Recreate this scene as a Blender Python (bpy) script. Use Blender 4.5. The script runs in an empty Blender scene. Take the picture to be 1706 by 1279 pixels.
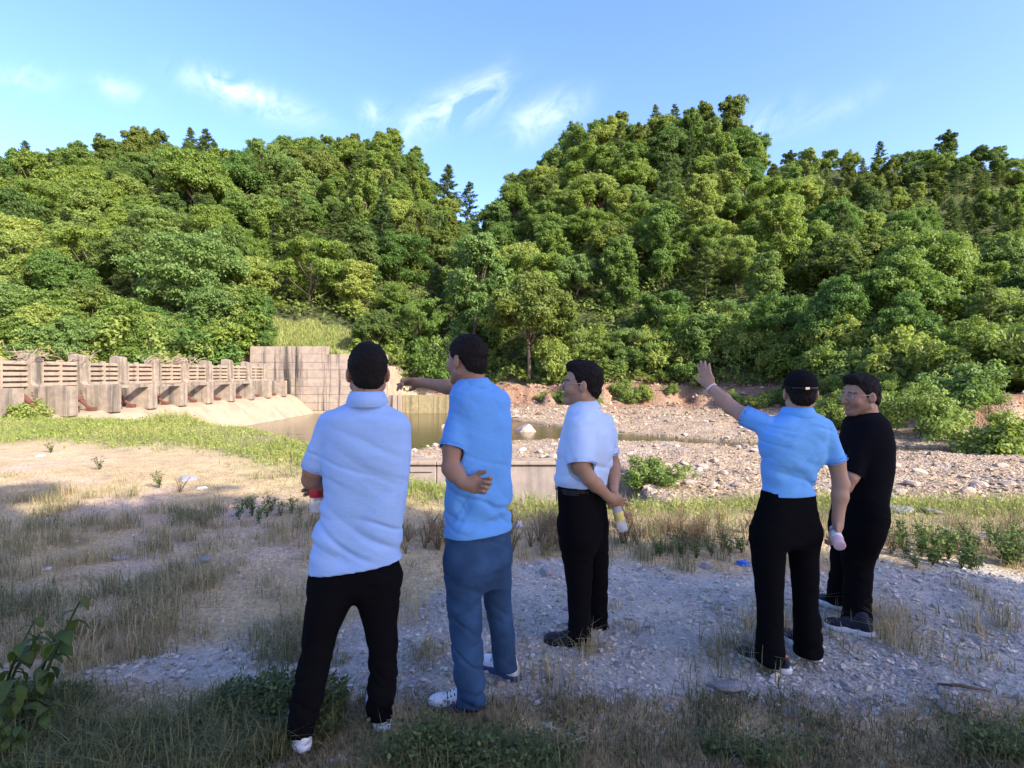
import bpy, math, random, time
import numpy as np
from mathutils import Vector, Matrix
T0 = time.time()
random.seed(7)
RS = np.random.RandomState(11)
sc = bpy.context.scene
C = sc.collection

# ------------------------------------------------------------------ camera
FPX, CX, HZ, EYE = 900.0, 853.0, 622.0, 1.62      # photo pixels (1706 x 1279)
cam = bpy.data.cameras.new('camera')
cam.sensor_fit = 'HORIZONTAL'
cam.sensor_width = 36.0
cam.lens = 36.0 * FPX / 1706.0
cam.shift_y = -(639.5 - HZ) / 1706.0
cam.clip_start = 0.05
cam.clip_end = 2000
co = bpy.data.objects.new('camera', cam)
C.objects.link(co)
co.location = (0, 0, EYE)
co.rotation_euler = (math.radians(90), 0, 0)
sc.camera = co

# ------------------------------------------------------------------ sun, sky, exposure
SUN = Vector((1.0, -0.85, 0.80)).normalized()      # towards the sun
elev = math.asin(SUN.z)
sl = bpy.data.lights.new('sun', 'SUN')
sl.energy = 2.75
sl.angle = math.radians(0.53)
sl.color = (1.0, 0.93, 0.80)
so = bpy.data.objects.new('sun', sl)
C.objects.link(so)
so.rotation_euler = SUN.to_track_quat('Z', 'Y').to_euler()
so.location = (30, -20, 40)

world = bpy.data.worlds.new('World')
sc.world = world
world.use_nodes = True
wn, wl = world.node_tree.nodes, world.node_tree.links
wn.clear()
sky = wn.new('ShaderNodeTexSky')
sky.sky_type = 'NISHITA'
sky.sun_disc = False
sky.sun_elevation = elev
sky.sun_rotation = math.atan2(SUN.x, SUN.y)
sky.air_density = 1.0
sky.dust_density = 1.6
sky.ozone_density = 2.0
hs = wn.new('ShaderNodeHueSaturation')
hs.inputs['Saturation'].default_value = 1.13
tint = wn.new('ShaderNodeMix')
tint.data_type = 'RGBA'
tint.blend_type = 'MULTIPLY'
tint.inputs[0].default_value = 1.0
tint.inputs[7].default_value = (0.91, 0.86, 1.06, 1)
wl.new(sky.outputs[0], tint.inputs[6])
wl.new(tint.outputs[2], hs.inputs['Color'])
bg = wn.new('ShaderNodeBackground')
bg.inputs['Strength'].default_value = 0.13
wo = wn.new('ShaderNodeOutputWorld')
wl.new(bg.outputs[0], wo.inputs[0])
# thin cirrus wisps: gaussian patches in the direction sphere broken up by stretched noise
tc = wn.new('ShaderNodeTexCoord')


def wmath(op, a, b=None, clamp=False):
    n = wn.new('ShaderNodeMath')
    n.operation = op
    n.use_clamp = clamp
    for i, v in enumerate((a, b)):
        if v is None:
            continue
        if isinstance(v, (int, float)):
            n.inputs[i].default_value = v
        else:
            wl.new(v, n.inputs[i])
    return n.outputs[0]


sx = wn.new('ShaderNodeSeparateXYZ')
wl.new(tc.outputs['Generated'], sx.inputs[0])
wu = wmath('DIVIDE', sx.outputs[0], wmath('MAXIMUM', sx.outputs[1], 0.05))
wv = wmath('DIVIDE', sx.outputs[2], wmath('MAXIMUM', sx.outputs[1], 0.05))
front = wmath('GREATER_THAN', sx.outputs[1], 0.06)
total = None
for (px, py, rx, ry, sk, am) in [(752, 182, 85, 34, 0.4, 1.0), (905, 195, 60, 34, 0.35, 1.0), (440, 172, 95, 26, -0.3, .75), (365, 142, 70, 26, -0.25, .6),
                                 (203, 148, 42, 20, -0.3, .65), (624, 188, 26, 24, 0.0, .6), (42, 132, 60, 24, 0.0, .55), (1270, 205, 60, 30, 0.5, .3), (1390, 185, 90, 24, 0.5, .22), (820, 140, 30, 34, 1.0, .28)]:
    du = wmath('SUBTRACT', wu, (px - CX) / FPX)
    dv = wmath('SUBTRACT', wv, (HZ - py) / FPX)
    dv = wmath('SUBTRACT', dv, wmath('MULTIPLY', du, sk))
    e = wmath('ADD', wmath('POWER', wmath('ABSOLUTE', wmath('DIVIDE', du, rx * .85 / FPX)), 2.0), wmath('POWER', wmath('ABSOLUTE', wmath('DIVIDE', dv, ry * .85 / FPX)), 2.0))
    g_ = wmath('MULTIPLY', wmath('EXPONENT', wmath('MULTIPLY', e, -0.9)), am)
    total = g_ if total is None else wmath('ADD', total, g_)
cmb = wn.new('ShaderNodeCombineXYZ')
wl.new(wmath('ADD', wu, wmath('MULTIPLY', wv, -0.7)), cmb.inputs[0])
wl.new(wmath('MULTIPLY', wmath('ADD', wv, wmath('MULTIPLY', wu, 0.35)), 0.75), cmb.inputs[1])
nz1 = wn.new('ShaderNodeTexNoise')
nz1.inputs['Scale'].default_value = 9.0
nz1.inputs['Detail'].default_value = 6.0
nz1.inputs['Roughness'].default_value = 0.62
nz1.inputs['Distortion'].default_value = 1.4
wl.new(cmb.outputs[0], nz1.inputs['Vector'])
nn = wmath('MULTIPLY', wmath('SUBTRACT', nz1.outputs[0], 0.36), 2.7, True)
cl = wmath('MULTIPLY', wmath('MULTIPLY', total, nn), wmath('MULTIPLY', front, 0.72), True)
mx = wn.new('ShaderNodeMix')
mx.data_type = 'RGBA'
wl.new(cl, mx.inputs[0])
wl.new(hs.outputs[0], mx.inputs[6])
mx.inputs[7].default_value = (3.9, 4.1, 4.9, 1)
wl.new(mx.outputs[2], bg.inputs['Color'])

world.cycles.sampling_method = 'MANUAL'
world.cycles.sample_map_resolution = 512
vs = sc.view_settings
vs.view_transform = 'Standard'
vs.look = 'None'
vs.gamma = 1.0
vs.use_curve_mapping = False
vs.exposure = 1.92
sc.cycles.max_bounces = 6
sc.cycles.transparent_max_bounces = 8
sc.cycles.use_denoising = True


# ------------------------------------------------------------------ helpers
def P(px, py, Y):
    return np.array([(px - CX) / FPX * Y, Y, EYE - (py - HZ) / FPX * Y])


def G(px, py, z=0.0):
    Y = (EYE - z) * FPX / (py - HZ)
    return np.array([(px - CX) / FPX * Y, Y, z])


def unit(v):
    v = np.asarray(v, float)
    return v / (np.linalg.norm(v, axis=-1, keepdims=True) + 1e-9)


def sstep(t):
    t = np.clip(t, 0, 1)
    return t * t * (3 - 2 * t)


def _hash(ix, iy, iz, s):
    n = (ix.astype(np.int64) * 374761393 + iy.astype(np.int64) * 668265263 + iz.astype(np.int64) * 1274126177 + s * 974634777) & 0x7fffffff
    n = ((n ^ (n >> 13)) * 1274126177) & 0x7fffffff
    n = n ^ (n >> 16)
    return (n & 0xffff) / 65535.0


def noise3(x, y, z, s=0):
    x, y, z = np.broadcast_arrays(np.asarray(x, float), np.asarray(y, float), np.asarray(z, float))
    fx, fy, fz = np.floor(x), np.floor(y), np.floor(z)
    tx, ty, tz = sstep(x - fx), sstep(y - fy), sstep(z - fz)
    r = 0
    for i in (0, 1):
        for j in (0, 1):
            for k in (0, 1):
                w = (tx if i else 1 - tx) * (ty if j else 1 - ty) * (tz if k else 1 - tz)
                r = r + w * _hash(fx + i, fy + j, fz + k, s)
    return r * 2 - 1


def noise2(x, y, s=0):
    x, y = np.broadcast_arrays(np.asarray(x, float), np.asarray(y, float))
    fx, fy = np.floor(x), np.floor(y)
    tx, ty = sstep(x - fx), sstep(y - fy)
    z0 = np.zeros_like(fx)
    r = 0
    for i in (0, 1):
        for j in (0, 1):
            w = (tx if i else 1 - tx) * (ty if j else 1 - ty)
            r = r + w * _hash(fx + i, fy + j, z0, s)
    return r * 2 - 1


def fbm2(x, y, s=0, o=4):
    r, a, f = 0, 0.5, 1.0
    for i in range(o):
        r = r + a * noise2(np.asarray(x) * f, np.asarray(y) * f, s + i * 7)
        a *= 0.5
        f *= 2.03
    return r


def make_mesh(name, verts, faces, mat=None, smooth=False, col=None, rnd=None):
    """faces: (n,k) int array; col / rnd are per-vertex attributes"""
    verts = np.asarray(verts, np.float32)
    faces = np.asarray(faces, np.int32)
    me = bpy.data.meshes.new(name)
    n, k = faces.shape
    me.vertices.add(len(verts))
    me.vertices.foreach_set('co', verts.ravel())
    me.loops.add(n * k)
    me.loops.foreach_set('vertex_index', faces.ravel())
    me.polygons.add(n)
    me.polygons.foreach_set('loop_start', np.arange(0, n * k, k, dtype=np.int32))
    if smooth:
        me.polygons.foreach_set('use_smooth', np.ones(n, bool))
    me.update(calc_edges=True)
    if not smooth:
        me.shade_flat()
    if col is not None:
        a = me.attributes.new('Col', 'FLOAT_COLOR', 'POINT')
        c4 = np.ones((len(verts), 4), np.float32)
        c4[:, :3] = col
        a.data.foreach_set('color', c4.ravel())
    if rnd is not None:
        a = me.attributes.new('rnd', 'FLOAT', 'POINT')
        a.data.foreach_set('value', np.asarray(rnd, np.float32))
    if mat:
        me.materials.append(mat)
    return me


def link(name, me, parent=None, loc=None, label=None, cat=None, group=None, kind=None, rot=None, scale=None):
    o = bpy.data.objects.new(name, me)
    C.objects.link(o)
    if parent is not None:
        o.parent = parent
    if loc is not None:
        o.location = loc
    if rot is not None:
        o.rotation_euler = rot
    if scale is not None:
        o.scale = scale
    for k, v in (('label', label), ('category', cat), ('group', group), ('kind', kind)):
        if v:
            o[k] = v
    return o


class MB:
    """collects boxes and tubes into one mesh"""
    def __init__(s):
        s.v, s.f = [], []

    def add(s, v, f):
        b = len(s.v)
        s.v += [tuple(map(float, p)) for p in v]
        s.f += [tuple(int(i) + b for i in q) for q in f]
        return s

    def hexa(s, p8):
        return s.add(p8, [(0, 3, 2, 1), (4, 5, 6, 7), (0, 1, 5, 4), (1, 2, 6, 5), (2, 3, 7, 6), (3, 0, 4, 7)])

    def box(s, lo, hi):
        x0, y0, z0 = lo
        x1, y1, z1 = hi
        return s.hexa([(x0, y0, z0), (x1, y0, z0), (x1, y1, z0), (x0, y1, z0), (x0, y0, z1), (x1, y0, z1), (x1, y1, z1), (x0, y1, z1)])

    def prism_y(s, prof, y0, y1):
        n = len(prof)
        v = [(x, y0, z) for x, z in prof] + [(x, y1, z) for x, z in prof]
        f = [tuple(range(n)), tuple(range(2 * n - 1, n - 1, -1))]
        f += [(i, i + n, (i + 1) % n + n, (i + 1) % n) for i in range(n)]
        return s.add(v, f)

    def tube(s, pts, rad, n=7, cap=True):
        pts = [np.asarray(p, float) for p in pts]
        if np.isscalar(rad):
            rad = [rad] * len(pts)
        rings = []
        u = None
        for i, p in enumerate(pts):
            d = pts[min(i + 1, len(pts) - 1)] - pts[max(i - 1, 0)]
            d = d / (np.linalg.norm(d) + 1e-9)
            if u is None:
                u = np.cross(d, (0.3, 0.1, 1) if abs(d[2]) < 0.9 else (1, 0, 0))
            u = u - d * np.dot(u, d)
            u /= np.linalg.norm(u) + 1e-9
            w = np.cross(d, u)
            rings.append([p + rad[i] * (math.cos(2 * math.pi * k / n) * u + math.sin(2 * math.pi * k / n) * w) for k in range(n)])
        v = [q for r in rings for q in r]
        f = []
        for i in range(len(pts) - 1):
            for k in range(n):
                f.append((i * n + k, i * n + (k + 1) % n, (i + 1) * n + (k + 1) % n, (i + 1) * n + k))
        if cap:
            f.append(tuple(range(n - 1, -1, -1)))
            f.append(tuple((len(pts) - 1) * n + k for k in range(n)))
        return s.add(v, f)

    def lathe(s, prof, n=20, c=(0, 0, 0)):
        v, f = [], []
        for r, z in prof:
            for k in range(n):
                a = 2 * math.pi * k / n
                v.append((c[0] + r * math.cos(a), c[1] + r * math.sin(a), c[2] + z))
        for i in range(len(prof) - 1):
            for k in range(n):
                f.append((i * n + k, i * n + (k + 1) % n, (i + 1) * n + (k + 1) % n, (i + 1) * n + k))
        f.append(tuple(range(n - 1, -1, -1)))
        f.append(tuple((len(prof) - 1) * n + k for k in range(n)))
        return s.add(v, f)

    def mesh(s, name, mat, smooth=False, bevel=0.0):
        me = bpy.data.meshes.new(name)
        me.from_pydata(s.v, [], s.f)
        if bevel:
            import bmesh
            bm = bmesh.new()
            bm.from_mesh(me)
            bmesh.ops.bevel(bm, geom=[e for e in bm.edges], offset=bevel, segments=1, affect='EDGES', profile=0.5)
            bm.to_mesh(me)
            bm.free()
        if smooth:
            me.shade_smooth()
        me.materials.append(mat)
        me.update()
        return me


# ------------------------------------------------------------------ materials
class NT:
    def __init__(s, name):
        s.m = bpy.data.materials.new(name)
        s.m.use_nodes = True
        s.n, s.l = s.m.node_tree.nodes, s.m.node_tree.links
        s.n.clear()
        s.out = s.n.new('ShaderNodeOutputMaterial')

    def node(s, t, **kw):
        n = s.n.new(t)
        for k, v in kw.items():
            if hasattr(n, k):
                setattr(n, k, v)
            else:
                s.set(n.inputs[k.replace('_', ' ')], v)
        return n

    def set(s, sock, v):
        if isinstance(v, (int, float)):
            sock.default_value = v
        elif isinstance(v, (tuple, list)):
            sock.default_value = tuple(v) + ((1,) if len(v) == 3 and sock.type == 'RGBA' else ())
        else:
            s.l.new(v, sock)

    def noise(s, scale, detail=4, rough=0.55, vec=None, dist=0.0):
        n = s.node('ShaderNodeTexNoise', Scale=scale, Detail=detail, Roughness=rough, Distortion=dist)
        if vec is not None:
            s.l.new(vec, n.inputs['Vector'])
        return n.outputs[0]

    def obj(s, scale=(1, 1, 1)):
        t = s.n.new('ShaderNodeTexCoord')
        mp = s.n.new('ShaderNodeMapping')
        mp.inputs['Scale'].default_value = scale
        s.l.new(t.outputs['Object'], mp.inputs[0])
        return mp.outputs[0]

    def geo(s, scale=(1, 1, 1)):
        t = s.n.new('ShaderNodeNewGeometry')
        mp = s.n.new('ShaderNodeMapping')
        mp.inputs['Scale'].default_value = scale
        s.l.new(t.outputs['Position'], mp.inputs[0])
        return mp.outputs[0]

    def mapr(s, v, a, b, c, d):
        n = s.node('ShaderNodeMapRange')
        for i, q in enumerate((v, a, b, c, d)):
            s.set(n.inputs[i], q)
        return n.outputs[0]

    def mix(s, f, a, b, mode='MIX'):
        n = s.n.new('ShaderNodeMix')
        n.data_type = 'RGBA'
        n.blend_type = mode
        s.set(n.inputs[0], f)
        s.set(n.inputs[6], a)
        s.set(n.inputs[7], b)
        return n.outputs[2]

    def math(s, op, a, b=0.0, clamp=False):
        n = s.n.new('ShaderNodeMath')
        n.operation = op
        n.use_clamp = clamp
        s.set(n.inputs[0], a)
        s.set(n.inputs[1], b)
        return n.outputs[0]

    def attr(s, name):
        n = s.n.new('ShaderNodeAttribute')
        n.attribute_name = name
        return n

    def bump(s, h, strength=0.4, dist=0.01):
        n = s.node('ShaderNodeBump', Strength=strength, Distance=dist)
        s.l.new(h, n.inputs['Height'])
        return n.outputs[0]

    def bsdf(s, col, rough=0.8, normal=None, spec=0.3, **kw):
        b = s.n.new('ShaderNodeBsdfPrincipled')
        s.set(b.inputs['Base Color'], col)
        s.set(b.inputs['Roughness'], rough)
        s.set(b.inputs['Specular IOR Level'], spec)
        for k, v in kw.items():
            s.set(b.inputs[k.replace('_', ' ')], v)
        if normal is not None:
            s.l.new(normal, b.inputs['Normal'])
        s.l.new(b.outputs[0], s.out.inputs[0])
        return b


def simple(name, col, rough=0.7, var=0.15, nscale=30, bump=0.15, spec=0.3, bdist=0.004, **kw):
    t = NT(name)
    v = t.obj()
    n = t.noise(nscale, 5, 0.6, v)
    lo = tuple(c * (1 - var) for c in col)
    hi = tuple(min(1, c * (1 + var)) for c in col)
    t.bsdf(t.mix(n, lo, hi), rough, t.bump(t.noise(nscale * 4, 3, 0.6, v), bump, bdist) if bump else None, spec, **kw)
    return t.m


def ground_mat(name, nscale, bstr, bdist, var=0.35):
    t = NT(name)
    a = t.attr('Col').outputs['Color']
    g = t.geo()
    n1 = t.noise(nscale, 3, 0.65, g)
    n2 = t.noise(nscale * 0.13, 2, 0.5, g)
    c = t.mix(1.0, a, t.mix(t.mapr(n1, 0.3, 0.7, 0, 1), (1 - var,) * 3, (1 + var,) * 3), 'MULTIPLY')
    c = t.mix(1.0, c, t.mix(t.mapr(n2, 0.35, 0.65, 0, 1), (0.88, 0.88, 0.9), (1.1, 1.08, 1.05)), 'MULTIPLY')
    vor = t.node('ShaderNodeTexVoronoi', Scale=nscale * 1.7)
    t.l.new(g, vor.inputs['Vector'])
    h = t.math('ADD', t.math('MULTIPLY', n1, 1.0), t.math('MULTIPLY', vor.outputs['Distance'], -0.5))
    t.bsdf(c, 0.95, t.bump(h, bstr, bdist), 0.1)
    return t.m


def leaf_mat(name, c0, c1, trans=0.35, rough=0.55, objvar=True, attr=True):
    t = NT(name)
    r = t.attr('rnd').outputs['Fac'] if attr else 0.5
    col = t.mix(r, c0, c1)
    if objvar:
        oi = t.n.new('ShaderNodeObjectInfo')
        col = t.mix(1.0, col, t.mix(oi.outputs['Random'], (0.62, 0.76, 0.80), (1.24, 1.12, 0.95)), 'MULTIPLY')
    b = t.n.new('ShaderNodeBsdfPrincipled')
    t.set(b.inputs['Base Color'], col)
    b.inputs['Roughness'].default_value = rough
    b.inputs['Specular IOR Level'].default_value = 0.25
    tr = t.n.new('ShaderNodeBsdfTranslucent')
    t.set(tr.inputs[0], t.mix(1.0, col, (1.15, 1.2, 0.6), 'MULTIPLY'))
    ms = t.n.new('ShaderNodeMixShader')
    ms.inputs[0].default_value = trans
    t.l.new(b.outputs[0], ms.inputs[1])
    t.l.new(tr.outputs[0], ms.inputs[2])
    t.l.new(ms.outputs[0], t.out.inputs[0])
    return t.m


def col_leaf_mat(name, trans=0.3):
    t = NT(name)
    col = t.attr('Col').outputs['Color']
    b = t.n.new('ShaderNodeBsdfPrincipled')
    t.set(b.inputs['Base Color'], col)
    b.inputs['Roughness'].default_value = 0.65
    b.inputs['Specular IOR Level'].default_value = 0.2
    tr = t.n.new('ShaderNodeBsdfTranslucent')
    t.set(tr.inputs[0], col)
    ms = t.n.new('ShaderNodeMixShader')
    ms.inputs[0].default_value = trans
    t.l.new(b.outputs[0], ms.inputs[1])
    t.l.new(tr.outputs[0], ms.inputs[2])
    t.l.new(ms.outputs[0], t.out.inputs[0])
    return t.m


def concrete_mat(name, base, stain, streak=0.6, scale=1.0, dark=(0.07, 0.065, 0.055)):
    t = NT(name)
    g = t.geo((1, 1, 1))
    gs = t.geo((1.6, 1.6, 0.10))
    n = t.noise(3.0 * scale, 8, 0.65, g)
    c = t.mix(t.mapr(n, 0.3, 0.7, 0, 1), base, stain)
    s = t.noise(1.5 * scale, 6, 0.6, gs, 0.3)
    c = t.mix(t.math('MULTIPLY', t.mapr(s, 0.50, 0.64, 0, 1), streak), c, dark)
    fine = t.noise(40 * scale, 4, 0.6, g)
    c = t.mix(0.25, c, t.mix(fine, (0.1, 0.1, 0.1), (0.9, 0.88, 0.84)), 'SOFT_LIGHT')
    t.bsdf(c, 0.9, t.bump(t.math('ADD', fine, n), 0.35, 0.02), 0.15)
    return t.m


M = {}
M['path'] = ground_mat('gravel_path', 38, 0.8, 0.02, 0.30)
M['soil'] = ground_mat('bank_soil', 30, 0.8, 0.02, 0.35)
M['bed'] = ground_mat('riverbed_gravel', 9, 0.9, 0.10, 0.30)
M['hill'] = ground_mat('forest_floor', 1.5, 0.6, 0.2, 0.4)
M['bark'] = simple('bark', (0.11, 0.085, 0.06), 0.95, 0.4, 8, 0.6, 0.1, 0.02)
M['leafA'] = leaf_mat('broad_leaf', (0.105, 0.18, 0.032), (0.25, 0.335, 0.075), .45)
M['leafB'] = leaf_mat('deep_leaf', (0.085, 0.135, 0.030), (0.19, 0.24, 0.055), .42)
M['leafC'] = leaf_mat('needle_leaf', (0.075, 0.12, 0.035), (0.16, 0.205, 0.06), .4)
M['leafD'] = leaf_mat('pale_leaf', (0.16, 0.235, 0.050), (0.325, 0.39, 0.11), .45)
M['colleaf'] = col_leaf_mat('grass_blades')
M['weedleaf'] = leaf_mat('weed_leaf', (0.035, 0.065, 0.015), (0.09, 0.13, 0.03), 0.3)
M['concrete'] = concrete_mat('weathered_concrete', (0.33, 0.265, 0.195), (0.17, 0.14, 0.11), 0.85)
M['abut'] = concrete_mat('streaked_concrete', (0.36, 0.285, 0.21), (0.23, 0.185, 0.15), 1.0, 0.9, (0.045, 0.04, 0.035))
M['apron'] = concrete_mat('pale_apron', (0.37, 0.295, 0.20), (0.29, 0.225, 0.145), 0.35, 0.5, (0.17, 0.13, 0.085))
M['sill'] = concrete_mat('wall_concrete', (0.34, 0.28, 0.24), (0.25, 0.21, 0.18), 0.35)
M['algae'] = concrete_mat('algae_concrete', (0.31, 0.25, 0.13), (0.20, 0.16, 0.08), 0.6, 1.5, (0.09, 0.075, 0.04))
M['slat'] = concrete_mat('slat_concrete', (0.36, 0.285, 0.205), (0.26, 0.20, 0.145), 0.4)
M['rust'] = simple('rust_red_paint', (0.12, 0.05, 0.035), 0.8, 0.4, 14, 0.4, 0.2)
M['twig'] = simple('dry_twig', (0.30, 0.22, 0.15), 0.9, 0.3, 20, 0.2)


def rock_mat(name, c):
    t = NT(name)
    v = t.obj()
    oi = t.n.new('ShaderNodeObjectInfo')
    n = t.noise(9, 6, 0.65, v)
    cc = t.mix(t.mapr(n, 0.3, 0.7, 0, 1), tuple(q * 0.65 for q in c), tuple(q * 1.25 for q in c))
    cc = t.mix(1.0, cc, t.mix(oi.outputs['Random'], (0.72, 0.70, 0.70), (1.15, 1.12, 1.08)), 'MULTIPLY')
    t.bsdf(cc, 0.9, t.bump(t.noise(30, 6, 0.7, v), 0.5, 0.02), 0.15)
    return t.m


M['rock'] = rock_mat('river_stone', (0.42, 0.34, 0.27))
M['rockp'] = rock_mat('path_stone', (0.30, 0.29, 0.29))


def water_mat():
    t = NT('river_water')
    g = t.geo((1.0, 2.2, 1))
    n = t.noise(3.5, 5, 0.55, g, 0.4)
    g2 = t.geo((0.35, 0.9, 1))
    n2 = t.noise(1.6, 2, 0.5, g2)
    h = t.math('ADD', n, t.math('MULTIPLY', n2, 1.2))
    t.bsdf((0.085, 0.07, 0.028), 0.06, t.bump(h, 0.10, 0.10), 0.5, IOR=1.33)
    return t.m


M['water'] = water_mat()

# ------------------------------------------------------------------ terrain
SKY_A = np.array([(-400, 260), (0, 235), (60, 247), (110, 245), (180, 225), (250, 204), (350, 212), (420, 226), (500, 224), (560, 210), (630, 210), (680, 236), (720, 268), (750, 300), (775, 345), (795, 345), (830, 305), (870, 268), (930, 236), (980, 196), (1050, 168), (1090, 156), (1140, 160), (1190, 176), (1240, 198), (1290, 246), (1350, 290), (1450, 335), (1560, 395), (1706, 440), (2000, 480)], float)
SKY_B = np.array([(1150, 420), (1230, 300), (1310, 256), (1400, 242), (1500, 247), (1560, 236), (1660, 242), (1706, 262), (2100, 300)], float)
uA, eA = (SKY_A[:, 0] - CX) / FPX, (HZ - SKY_A[:, 1]) / FPX
uB, eB = (SKY_B[:, 0] - CX) / FPX, (HZ - SKY_B[:, 1]) / FPX
UB = [-1.4, -0.95, -0.48, -0.3, -0.1, 0.1, 0.3, 0.5, 0.65, 0.8, 0.95, 1.3]
YB_ = [30, 38, 44, 47, 50, 46, 46, 41, 34, 30, 28, 24]
YRu = [-1.4, -0.95, -0.5, -0.2, -0.09, 0.0, 0.27, 0.55, 0.95, 1.3]
YR_ = [95, 108, 115, 125, 135, 118, 104, 92, 72, 66]
EX = [-60, -17, -10.8, -7, -4.6, -1.5, 0.5, 2.6, 4.5, 6, 14, 60]
EY = [20, 17.6, 17.2, 14.4, 11.6, 7.7, 6.2, 6.5, 6.3, 6.2, 6.0, 5.0]
SX = [-40, -17, -4, 0, 4, 10, 20, 40]
SY = [34, 34, 33, 31, 26.8, 23.2, 20.6, 18]
SW = [15, 15, 9.6, 5.2, 2.0, 1.25, 1.0, 0.9]
WATER = -1.50
TREE_H = 8.0


def hill_h(X, Y):
    u = X / np.maximum(Y, 1.0)
    yb = np.interp(u, UB, YB_)
    yr = np.interp(u, YRu, YR_)
    zr = EYE + np.interp(u, uA, eA) * yr - TREE_H
    t = (Y - yb) / (yr - yb)
    zb = np.where(u < -0.2, 1.2, 0.4)
    za = zb + (zr - zb) * np.clip(t, 0, 1) ** 0.95
    za = za - np.clip(t - 1, 0, 5) * 18
    yr2 = 185.0
    zr2 = EYE + np.interp(u, uB, eB, left=0.0) * yr2 - TREE_H
    t2 = (Y - 118) / (yr2 - 118)
    zb2 = np.where(u > 0.3, zr2, 0) * np.clip(t2, 0, 1) - np.clip(t2 - 1, 0, 5) * 25
    z = np.where(t > 0, np.maximum(za, np.where(u > 0.3, zb2, -5)), -10)
    return z, t


def height(X, Y):
    X = np.asarray(X, float)
    Y = np.asarray(Y, float)
    edge = np.interp(X, EX, EY)
    r = np.hypot(X, Y)
    # bank top
    micro = 0.035 * fbm2(X * 0.9, Y * 0.9, 3) + 0.015 * fbm2(X * 4, Y * 4, 5) + 0.006 * fbm2(X * 18, Y * 18, 9, 3)
    zb = micro * sstep((r - 0.5) / 2) + 0.10 * sstep((Y - 7) / 8) * (X < 0)
    # river bed
    bed = -1.36 + 0.14 * fbm2(X * 0.25, Y * 0.25, 21) + 0.10 * fbm2(X * 1.1, Y * 1.1, 23) + 0.05 * fbm2(X * 4, Y * 4, 25)
    q = np.abs(Y - np.interp(X, SX, SY) - 0.9 * fbm2(X * 0.3, Y * 0.0, 31)) / np.interp(X, SX, SW)
    bed = bed - 0.85 * sstep(1.35 - q)
    bed = np.minimum(bed, np.where(q < 0.9, WATER - 0.12, 9))
    hollow = sstep((X + 9) / 2.5) * sstep((3.6 - X) / 1.5) * sstep((17.62 - Y) / 0.3)
    bed = bed - 2.0 * hollow
    t = sstep((Y - edge) / np.where(X < -8, 3.0, 4.5))
    z = zb * (1 - t) + bed * t
    # far bank and hills
    u = X / np.maximum(Y, 1.0)
    yb = np.interp(u, UB, YB_)
    far = sstep((Y - yb + 9) / 9.5) * (X > -5.6) * (0.35 + 0.65 * sstep((X + 5.6) / 2))
    cutn = fbm2(X * 0.35, Y * 0.35, 45)
    rub = -0.55 + 1.25 * sstep((Y - yb + 2.6 + 2.4 * cutn) / 0.9) + 0.30 * fbm2(X * 0.5, Y * 0.5, 41) + 0.22 * fbm2(X * 2, Y * 2, 43)
    z = np.where(Y > 20, z * (1 - far) + rub * far, z)
    # ground behind the concrete abutment and the weir
    back = (Y > 43.3) & (X <= -5.0)
    z = np.where(back, np.maximum(z, np.interp(X, [-22, -14, -13, -10.2, -9.8, -5], [3.2, 3.2, 2.6, 2.2, -0.3, -0.3])), z)
    z = np.where((X < -21.5) & (Y > 19), np.maximum(z, 0.3), z)
    hz, tt = hill_h(X, Y)
    nz = 0.8 * fbm2(X * 0.12, Y * 0.12, 51) * sstep((Y - 50) / 20)
    z = np.where(tt > 0, np.maximum(z, hz + nz), z)
    return z


def lerp3(a, b, t):
    return a + (b - a) * t[:, None]


def masks(X, Y):
    """path, grass, dry cover masks for the bank"""
    edge = np.interp(X, EX, EY)
    wob = 0.35 * fbm2(X * 1.3, Y * 1.3, 61) + 0.15 * fbm2(X * 5, Y * 5, 63)
    near = np.interp(X, [-6, -2.2, -1.0, 0, 2, 6], [2.9, 2.75, 2.62, 2.55, 2.50, 2.5])
    farp = np.interp(X, [-6, -2.4, -1.6, -0.6, 0.4, 2, 5, 12], [2.95, 3.1, 3.6, 4.2, 4.9, 4.75, 4.6, 4.4])
    path = sstep((Y - near + wob * 0.5) / 0.25) * sstep((farp - Y + wob * 1.2) / 0.45)
    green = sstep((Y - edge + np.interp(X, [-12, -6, -2, 0, 6], [6.2, 3.2, 1.7, 1.1, 1.0]) + wob * 2.2) / 1.6)
    return path, green


def bank_col(X, Y):
    path, green = masks(X, Y)
    n = 0.5 + 0.5 * fbm2(X * 2.1, Y * 2.1, 71)
    n2 = 0.5 + 0.5 * fbm2(X * 0.6, Y * 0.6, 73)
    c = lerp3(np.array([0.37, 0.265, 0.15]), np.array([0.51, 0.39, 0.21]), n)
    c = lerp3(c, np.array([0.49, 0.36, 0.265]), sstep((n2 - 0.55) * 4))
    c = lerp3(c, np.array([0.20, 0.19, 0.085]), green * 0.8)
    c = lerp3(c, lerp3(np.array([0.33, 0.30, 0.25]), np.array([0.47, 0.43, 0.36]), n), path)
    return c


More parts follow.
